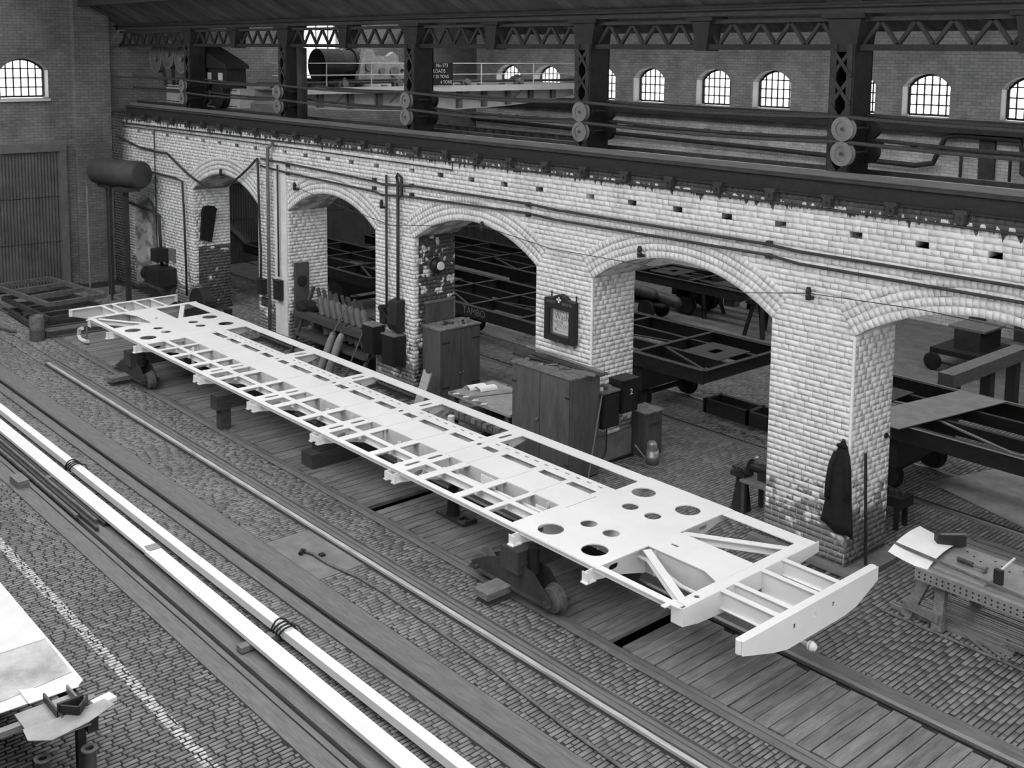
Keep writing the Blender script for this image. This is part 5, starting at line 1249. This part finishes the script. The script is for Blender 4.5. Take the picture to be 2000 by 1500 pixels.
# ---- gas cylinders and their rack in the second arch
t = thing('cylinder_rack', 'dark two-tier timber rack for gas cylinders in the second arch', 'rack', (-20.3,13.2,0))
ZS = 1.02
MB().plate(rect(-22.0,-19.05,12.85,13.35), ZS, ZS+.05, [circ(-21.5+.25*k,13.12,.10,16) for k in range(9)]).build('upper_shelf', WOODD, t, fix=True)
MB().box(-22.0,-19.05,12.8,13.4,.50,.54).build('lower_shelf', WOODD, t); MB().box(-22.0,-19.05,13.38,13.42,.05,.98).build('rack_shade', BLACK, t); MB().box(-22.0,-19.05,12.83,12.86,.93,1.07).build('shelf_edge', WOODD, t)  # black backing sheet added as the shade inside the open rack
for x in (-21.95,-20.5,-19.1): MB().beam((x,12.70,0.005),(x,13.35,1.55),.07,.07).build('rail_post', WOODD, t)
MB().cyl((-20.6,12.55,.0),(-19.95,12.95,1.5),.014,8).build('prop_rod', GREYS, t); MB().cyl((-19.6,12.62,.0),(-19.15,12.84,1.1),.014,8).build('prop_rod', GREYS, t)
CYP = [(.0,0),(.085,.0),(.088,.02),(.088,.62),(.07,.72),(.035,.77),(.035,.80),(.045,.80),(.045,.98),(.03,1.0),(.0,1.0)]
def cylinder(base, ax, label, group, lng=1.0, m=CYLM):
    t = thing('gas_cylinder', label, 'cylinder', base, group)
    MB().lathe([(r,hh*lng) for r, hh in CYP[:6]], base, ax, 18).build('body', m, t, smooth=True)
    d = Vector(ax).normalized(); b2 = Vector(base)+d*.75*lng
    MB().lathe([(.03,0),(.042,.02),(.042,.2),(.03,.22)], b2, ax, 14).build('valve_cap', SOOT, t)
for k in range(8):
    cylinder((-20.98+.25*k,13.12,.62), (-.52,.06,1.0), BLK[k]+' of eight small gas cylinders from the left, slanting in the rack', 'slanting gas cylinders', 1.2)
cylinder((-20.38,12.52,.01), (.12,.36,1), 'left of two tall grey gas cylinders leaning on the front of the rack', 'tall gas cylinders', 1.22, mat('tall_cylinder_paint', .21, .45, amt=.2, scale=5))
cylinder((-20.05,12.50,.01), (.12,.36,1), 'right of two tall grey gas cylinders leaning on the front of the rack', 'tall gas cylinders', 1.28, mat('tall_cylinder_paint', .21))
t = thing('rag_heap', 'heap of dark sacking on the left end of the cylinder rack', 'sacking', (-21.8,13.1,1.07))
V = []; F = []
for i in range(7):
    for k in range(14):
        a = 2*PI*k/14; r = .28*math.cos(i/6*PI/2)*(1+.25*math.sin(3*a+i)); V.append((-21.8+r*math.cos(a)*1.2, 13.1+r*math.sin(a)*.8, 1.07+.22*math.sin(i/6*PI/2)))
for i in range(6):
    for k in range(14): F.append((i*14+k,i*14+(k+1) % 14,(i+1)*14+(k+1) % 14,(i+1)*14+k))
mb = MB(); mb._add(V, F); mb.build('sack', CLOTH, t, smooth=True); MB().beam((-22.0,13.0,1.2),(-21.6,12.95,1.12),.2,.05).build('fold', BLACK, t)
# ---- vice post and grinder left of the nearest pier
t = thing('vice_stand', 'dark tapered post with leg vice beside the nearest pier', 'vice', (-9.95,13.65,0)); MB().lathe([(.16,0),(.15,.05),(.09,.5),(.09,.55)], (-9.95,13.65,0), (0,0,1), 14).build('post', BLACK, t); MB().box(-10.08,-9.82,13.52,13.76,.55,.62).build('table', BLACK, t)
for q in range(5): MB().cyl((-10.05+.06*q,13.55,.67),(-10.03+.06*q,13.72,.70),.03,8).build('jaw', STEEL, t)
MB().cyl((-10.2,13.55,.64),(-9.9,13.6,.66),.012,6).build('bar', GREYS, t)
t = thing('tool_bench', 'small bench with dark machine parts behind the nearest pier', 'bench', (-9.5,13.7,0)); MB().box(-9.85,-9.15,13.45,14.0,.52,.56).build('top', WOODM, t)
for x, y in ((-9.8,13.5),(-9.8,13.95),(-9.2,13.5),(-9.2,13.95)): MB().box(x-.03,x+.03,y-.03,y+.03,.01,.52).build('leg', WOODD, t)
t = thing('bench_grinder', 'black bench grinder on the small bench behind the nearest pier', 'grinder', (-9.55,13.7,.56)); MB().cyl((-9.78,13.65,.74),(-9.35,13.75,.74),.08,16).build('motor', BLACK, t); MB().cyl((-9.80,13.6,.74),(-9.76,13.6,.74),.13,18).build('wheel', STEEL, t); MB().box(-9.65,-9.45,13.62,13.78,.56,.70).build('foot', BLACK, t); MB().cyl((-9.6,13.6,.85),(-9.62,13.55,.95),.03,8).build('lamp', GALV, t)
# ================================================================== FAR LEFT: tank, forge box, stacked frames, drum
t = thing('air_receiver', 'dark horizontal cylindrical tank on iron legs in the far left corner', 'tank', (-30.3,12.1,0))
MB().lathe([(.05,-.10),(.30,-.05),(.38,.02),(.38,1.9),(.30,1.97),(.05,2.0)], (-31.2,11.95,3.55), (1,.25,0), 26).build('drum', mat('tank_paint', .06, .6, amt=.3), t, smooth=True)
for x in (-30.9,-29.7): MB().box(x-.06,x+.06,12.05,12.17,0,3.2).build('leg', SOOT, t); MB().box(x-.3,x+.3,11.9,12.4,3.1,3.2).build('saddle', SOOT, t)
t = thing('wall_motor', 'black motor starter box on a bracket left of the first arch', 'motor', (-28.9,12.6,.6)); MB().box(-29.4,-28.5,12.45,12.98,.55,1.0).build('case', BLACK, t); MB().cyl((-29.55,12.6,.78),(-29.3,12.6,.78),.2,18).build('pulley', BLACK, t); MB().box(-29.3,-28.95,12.6,12.98,1.15,1.5).build('starter', BLACK, t); MB().box(-28.8,-28.55,12.9,12.98,1.2,1.55).build('rating_plate', GREYS, t)
FRN = ['upper','middle','lower']
for k, (ox, oy, z, a) in enumerate(((-29.6,9.9,.62,.12),(-29.2,9.9,.34,.05),(-28.6,9.75,.1,-.04))):
    t = thing('stacked_frame', FRN[k]+' of the dark steel frames stacked by the corrugated door', 'frame', (0,0,0), 'stacked frames')
    def fb(p, q, w=.09, d=.11): MB().beam((p[0],p[1],z),(q[0],q[1],z),w,d).build('frame_bar', STEEL if k else RUST, t)
    fb((-1.5,-.75),(1.6,-.75)); fb((-1.5,.75),(1.6,.75))
    for xx in (-1.5,-.5,.5,1.6): fb((xx,-.75),(xx,.75))
    t.location = (ox,oy,0); t.rotation_euler = (0,0,a)
for k, (x, y) in enumerate(((-28.6,9.3),(-28.6,10.4),(-30.3,9.3),(-30.3,10.4))):
    o = MB().box(x-.1,x+.1,y-.1,y+.1,0,.05).build('packing_block', WOODD); tag(o, ('near left','near right','far left','far right')[k]+' packing block under the stacked frames', 'block', 'packing under the frames')
t = thing('steel_drum', 'rough dark drum standing on the floor at the far left', 'drum', (-27.05,8.75,0)); MB().lathe([(.0,0),(.17,0),(.175,.02),(.17,.25),(.178,.27),(.17,.29),(.17,.58),(.15,.6),(.15,.5),(.0,.5)], (-27.05,8.75,0), (0,0,1), 22).build('shell', RUST, t, smooth=True); MB().lathe([(.0,0),(.145,0),(.1,.06),(.0,.07)], (-27.05,8.75,.5), (0,0,1), 16).build('contents', CABTOP, t)
for k in range(7):
    x, y, a = -30.8+.55*k, 8.6+random.uniform(-.5,.6), random.uniform(-.5,.5)
    if k in (6,): x, y, a = -31.6, 7.6, .2
    o = MB().beam((x-.6*math.cos(a),y-.6*math.sin(a),.03),(x+.6*math.cos(a),y+.6*math.sin(a),.05),.07,.05).build('offcut_bar', (RUST,STEEL)[k % 2]); tag(o, BLK[k]+' loose steel offcut from the left on the floor by the corrugated door', 'bar', 'offcuts by the door')
t = thing('vertical_pipes', 'pair of thin standing pipes in the dark corner beside the tank', 'pipe', (-30.4,11.3,0)); MB().cyl((-30.5,11.35,0),(-30.5,11.35,3.2),.03,8).build('pipe', GREYS, t); MB().cyl((-30.1,11.8,0),(-30.1,11.8,3.2),.03,8).build('pipe', SOOT, t)
# clutter in the first arch
t = thing('flask_rack', 'rack of slim pale tubes in the first arch', 'rack', (-24.6,14.2,0)); MB().box(-25.4,-24.0,13.9,14.4,0,.75).build('bin', BLACK, t)
for k in range(5): MB().cyl((-25.45,13.95+.1*k,.80),(-24.05,13.95+.1*k,.80),.025,8).build('tube', GREYS, t)
t = thing('dark_machine', 'low dark machine with curved guard in the first arch', 'machine', (-26.4,13.0,0)); MB().box(-27.0,-25.7,12.5,13.2,0,.35).build('bed', BLACK, t); MB().lathe([(.1,0),(.42,0),(.42,.3),(.1,.3)], (-26.5,12.6,.42), (0,1,0), 24).build('guard', BLACK, t); MB().cyl((-25.4,12.45,.25),(-25.4,12.75,.25),.22,20).build('wheel', STEEL, t)
# ================================================================== REAR HALL: wagon frames on the track, carts, trestles
def wagon_frame(x0, x1, y0, y1, z, label, lettering=None, near_end=True, m=BLACK, tops=SOOT):
    t = thing('wagon_frame', label, 'wagon frame', ((x0+x1)/2,(y0+y1)/2,.4), 'dark wagon frames in the rear hall')
    s1 = None
    for y, sgn in ((y0,1),(y1,-1)):
        mb = MB(); mb.box(x0,x1,y-.012,y+.012,z-.26,z); mb.box(x0,x1,min(y,y+sgn*.09),max(y,y+sgn*.09),z-.012,z+.004); o = mb.build('sole_bar', m, t)
        MB().box(x0,x1,y-.03*sgn-.03,y-.03*sgn+.03,z+.004,z+.008).build('lit_edge', tops, o)  # paler strip puts light from above into the top colour
        s1 = s1 or o
    n = max(2, int((x1-x0)/1.6))
    for k in range(n+1):
        x = x0+(x1-x0)*k/n; mb = MB(); mb.box(x-.05,x+.05,y0,y1,z-.012,z+.003); mb.box(x-.006,x+.006,y0,y1,z-.24,z-.012); mb.build('cross_bearer', m, t); MB().box(x-.05,x+.05,y0+.1,y1-.1,z+.003,z+.006).build('lit_top', tops, t)  # bearer tops painted paler, as if lit from above
    for y in ((y0*2+y1)/3, (y0+y1*2)/3): MB().box(x0,x1,y-.04,y+.04,z-.2,z-.01).build('long_bearer', m, t)
    for k in range(n):
        xa, xb = x0+(x1-x0)*k/n, x0+(x1-x0)*(k+1)/n
        MB().beam((xa+.05,(y0*2+y1)/3,z-.02),(xb-.05,y0+.1 if k % 2 else (y0+y1)/2,z-.02),.06,.02).build('diagonal', tops, t)
    for xx in (x1-.7, x0+.7): MB().plate(rect(xx-.45,xx+.45,(y0+y1)/2-.5,(y0+y1)/2+.5), z-.004, z+.008, [rect(xx-.1,xx+.1,(y0+y1)/2-.15,(y0+y1)/2+.15)[::-1]]).build('centre_plate', SOOT, t, fix=True)
    for xx in (x0+1.4, x1-2.0):
        for y in (16.07,17.5) if y0 < 17 else (y0+.3,y1-.3):
            MB().lathe([(.04,-.06),(.22,-.05),(.24,-.04),(.24,.03),(.28,.04),(.28,.06),(.04,.06)], (xx,y,.295), (0,1,0), 22).build('trolley_wheel', BLACK, t)
        MB().cyl((xx,y0+.3,.295),(xx,y1-.3,.295),.05,10).build('axle', BLACK, t); MB().box(xx-.3,xx+.3,y0+.25,y1-.25,.5,z-.24).build('support_timber', BLACK, t)
    if lettering: text(lettering, 'chalk_lettering', .23, mat('chalk', .28, .9), s1, (-18.75,y0-.016,z-.12), (PI/2,0,0))
    return t
wagon_frame(-29.5,-22.9,15.55,18.0,1.30,'dark wagon frame seen through the first and second arches')
wagon_frame(-22.4,-12.25,15.55,18.0,1.32,'dark wagon frame chalked TAMBO behind the third and fourth arches', 'TAMBO')
wagon_frame(-10.3,-1.0,15.6,18.0,1.32,'dark wagon frame behind the nearest pier at the right', tops=GREYS)
wagon_frame(-20.4,-16.8,22.75,24.3,1.0,'short dark wagon frame on the far track behind the fourth arch')
wagon_frame(-28.8,-19.9,19.4,21.6,1.25,'dark wagon frame on the middle track behind the second and third arches')
t = thing('low_frame', 'small dark bogie frame on the floor behind the left edge of the nearest pier', 'bogie', (-12.2,17,0))
for b in ((-13.0,-10.8,16.55,16.63),(-13.0,-10.8,17.0,17.08)): MB().box(*b,.15,.42).build('side_frame', BLACK, t)
for x in (-13.0,-12.0,-10.9): MB().box(x-.04,x+.04,16.55,17.08,.15,.42).build('transom', BLACK, t)
o = MB().plate([(-9.1,15.3),(-8.3,15.3),(-7.85,17.9),(-8.65,17.9)], 1.345, 1.36).build('floor_sheet', PLATE, fix=True); tag(o, 'grey steel sheet laid across the wagon frame right of the nearest pier', 'sheet')
t = thing('flat_trolley', 'small four-wheeled flat trolley carrying iron chairs, rear hall right', 'trolley', (-11.3,23.9,0)); MB().box(-12.0,-10.9,23.3,24.9,.38,.50).build('deck', BLACK, t)
for x, y in ((-11.9,23.3),(-11.0,23.3),(-11.9,24.8),(-11.0,24.8)): MB().lathe([(.03,-.04),(.16,-.04),(.2,-.03),(.2,.03),(.16,.04),(.03,.04)], (x,y-.04,.2), (0,1,0), 20).build('wheel', BLACK, t)
for y in (23.3,24.8): MB().cyl((-12.0,y,.2),(-10.9,y,.2),.03,8).build('axle', BLACK, t)
MB().box(-11.6,-11.0,23.6,24.6,.5,.95).build('load_casting', SOOT, t); MB().box(-11.75,-10.9,23.6,24.6,.95,1.0).build('load_top', GREYS, t)
t = thing('timber_stage', 'timber staging with cross beam behind the right wagon frame', 'staging', (-9.4,21.2,0)); MB().box(-9.7,-9.4,19.2,22.3,.95,1.2).build('cross_beam', WOODM, t)
for y in (19.5,20.9,22.0): MB().box(-9.65,-9.45,y-.1,y+.1,0,.95).build('post', WOODD, t)
MB().tube([(-9.35,22.2,1.15),(-9.3,22.3,.9),(-9.32,22.3,.5),(-9.35,22.25,.3)], .04, 8).build('hanging_chain', BLACK, t)
t = thing('locomotive_body', 'dark riveted vehicle body with bright curved edges at the far right', 'vehicle', (-8.2,25,0)); bm_ = mat('dark_body', .07, .4, .2, amt=.3)
MB().yplate([(-11.0,.5),(-4,.5),(-4,2.0),(-8.2,2.0),(-8.5,1.75),(-9.4,1.75),(-9.6,2.3),(-10.0,2.5),(-11.0,2.5)], 25.25,25.45).build('side_plate', bm_, t, fix=True); MB().box(-11,-4,25.45,26.9,.5,1.9).build('body', bm_, t)
for cx, cz, r in ((-9.0,1.95,.55),(-7.6,1.5,.5)): MB().tube([(cx+r*math.cos(a),25.2,cz+r*.7*math.sin(a)) for a in np.linspace(.3,2.8,12)], .035, 8).build('bright_edge', LIGHTS_, t)
MB().box(-8.3,-7.0,25.17,25.25,1.22,1.3).build('bright_rail', mat('polished_rail', .7, .25, .4), t)
for x in (-10.2,-8.4,-6.4): MB().lathe([(.05,-.06),(.4,-.06),(.44,-.04),(.44,.06),(.05,.06)], (x,25.15,.44), (0,1,0), 26).build('wheel', BLACK, t)
mb = MB()
for k in range(8): mb.cyl((-10.8+.1*(k % 3),25.22,1.2+.2*(k//3)),(-10.8+.1*(k % 3),25.26,1.2+.2*(k//3)),.03,8)
mb.build('rivets', GREYS, t)['kind'] = 'stuff'
def a_trestle(x, y, label, h=.95, m=BLACK):
    t = thing('steel_trestle', label, 'trestle', (x,y,0), 'trestles in the rear hall')
    for s in (-1,1):
        for d in (-.3,.3): MB().beam((x+s*.28,y+d*1.4,.005),(x+s*.10,y+d,h-.1),.10,.10).build('leg', m, t)
    MB().box(x-.2,x+.2,y-.45,y+.45,h-.1,h).build('top_beam', m, t)
a_trestle(-18.5,23.5,'dark splayed trestle standing on the setts through the fourth arch',.74); a_trestle(-14.7,24.2,'dark splayed trestle far back, just right of the nearest pier',1.05); a_trestle(-16.2,22.9,'dark trestle near the right side of the fourth arch')
t = thing('cylinder_cart', 'two-wheeled cart with two dark gas cylinders through the fourth arch', 'cart', (-19.4,22.1,0))
for k, (x0, x1, y, z) in enumerate(((-20.3,-18.9,21.9,.75),(-19.9,-18.3,22.15,.62))): MB().lathe([(.02,0),(.15,0),(.16,.05),(.16,x1-x0-.12),(.09,x1-x0),(.02,x1-x0)], (x0,y,z), (1,0,-.06), 18).build('cylinder', STEEL, t, smooth=True)
MB().cyl((-19.1,21.7,.27),(-19.1,21.78,.27),.27,20).build('wheel', BLACK, t); MB().cyl((-19.1,22.3,.27),(-19.1,22.38,.27),.27,20).build('wheel', BLACK, t); MB().cyl((-19.1,21.7,.27),(-19.1,22.4,.27),.03,8).build('axle', BLACK, t); MB().box(-20.2,-18.6,21.75,22.3,.40,.46).build('bed', BLACK, t); MB().box(-20.2,-20.1,21.8,22.25,.01,.42).build('prop', BLACK, t)
for k in range(9):
    x, y = -20.4+.58*k+random.uniform(-.05,.05), 24.8+random.uniform(-.2,.4); s = random.uniform(.14,.24)
    t = thing('iron_heap_piece', BLK[k]+' lump in the scrap row far back through the fourth arch', 'scrap', (x,y,0), 'far scrap row'); MB().box(x-s,x+s,y-s*.6,y+s*.6,0,s).build('lump', random.choice((BLACK,STEEL,GREYS,RUST)), t); MB().cyl((x-s,y-s*.7,s+.06),(x+s,y-s*.5,s+.06),.06,8).build('bar', random.choice((STEEL,GREYS)), t)
# curtain hung across the rear hall behind the third arch
t = thing('canvas_curtain', 'dark canvas curtain hanging in folds behind the third arch', 'curtain', (-28,24.3,0)); V = []; F = []; n = 90
for i in range(n+1):
    x = -31.8+7.5*i/n; yy = 24.3+.12*math.sin(i*1.1)+.06*math.sin(i*2.3+1)
    V += [(x,yy,.0),(x+.03*math.sin(i),yy+.05,4.4)]
for i in range(n): F.append((2*i,2*i+2,2*i+3,2*i+1))
mb = MB(); mb._add(V, F); mb.build('cloth', mat('dark_canvas', .05, .9, amt=.3), t, smooth=True); MB().cyl((-31.9,24.33,4.42),(-24.2,24.33,4.42),.03,8).build('curtain_rail', STEEL, t)
o = MB().plate([(-8.6,16.9),(-6.2,16.15),(-6.0,17.3),(-8.0,18.9)], .003, .015).build('floor_plate', PLATE, fix=True); tag(o, 'pale steel plate lying on the rear hall floor at the right edge', 'plate')
t = thing('oil_pot', 'dark bucket-topped oil pot behind the right edge of the nearest pier', 'bucket', (-8.6,14.6,0)); MB().lathe([(.0,0),(.12,0),(.16,.9),(.17,.92),(.14,.92),(.13,.85),(.0,.85)], (-8.9,15.0,0), (0,0,1), 18).build('pot', BLACK, t); MB().cyl((-8.95,15.02,.9),(-9.05,15.1,1.5),.03,8).build('handle', BLACK, t)
t = thing('coupling_stand', 'dark rack of bolts on a stand right of the nearest pier', 'rack', (-8.2,15.0,0)); MB().box(-8.7,-7.9,14.75,15.1,.35,.5).build('tray', BLACK, t)
for x, y in ((-8.6,14.8),(-8.0,14.8),(-8.6,15.05),(-8.0,15.05)): MB().box(x-.03,x+.03,y-.03,y+.03,0,.35).build('leg', BLACK, t)
for k in range(9): MB().cyl((-8.62+.08*k,14.85+.04*(k % 3),.5),(-8.62+.08*k,14.85+.04*(k % 3),.57),.03,8).build('bolt_head', STEEL, t)
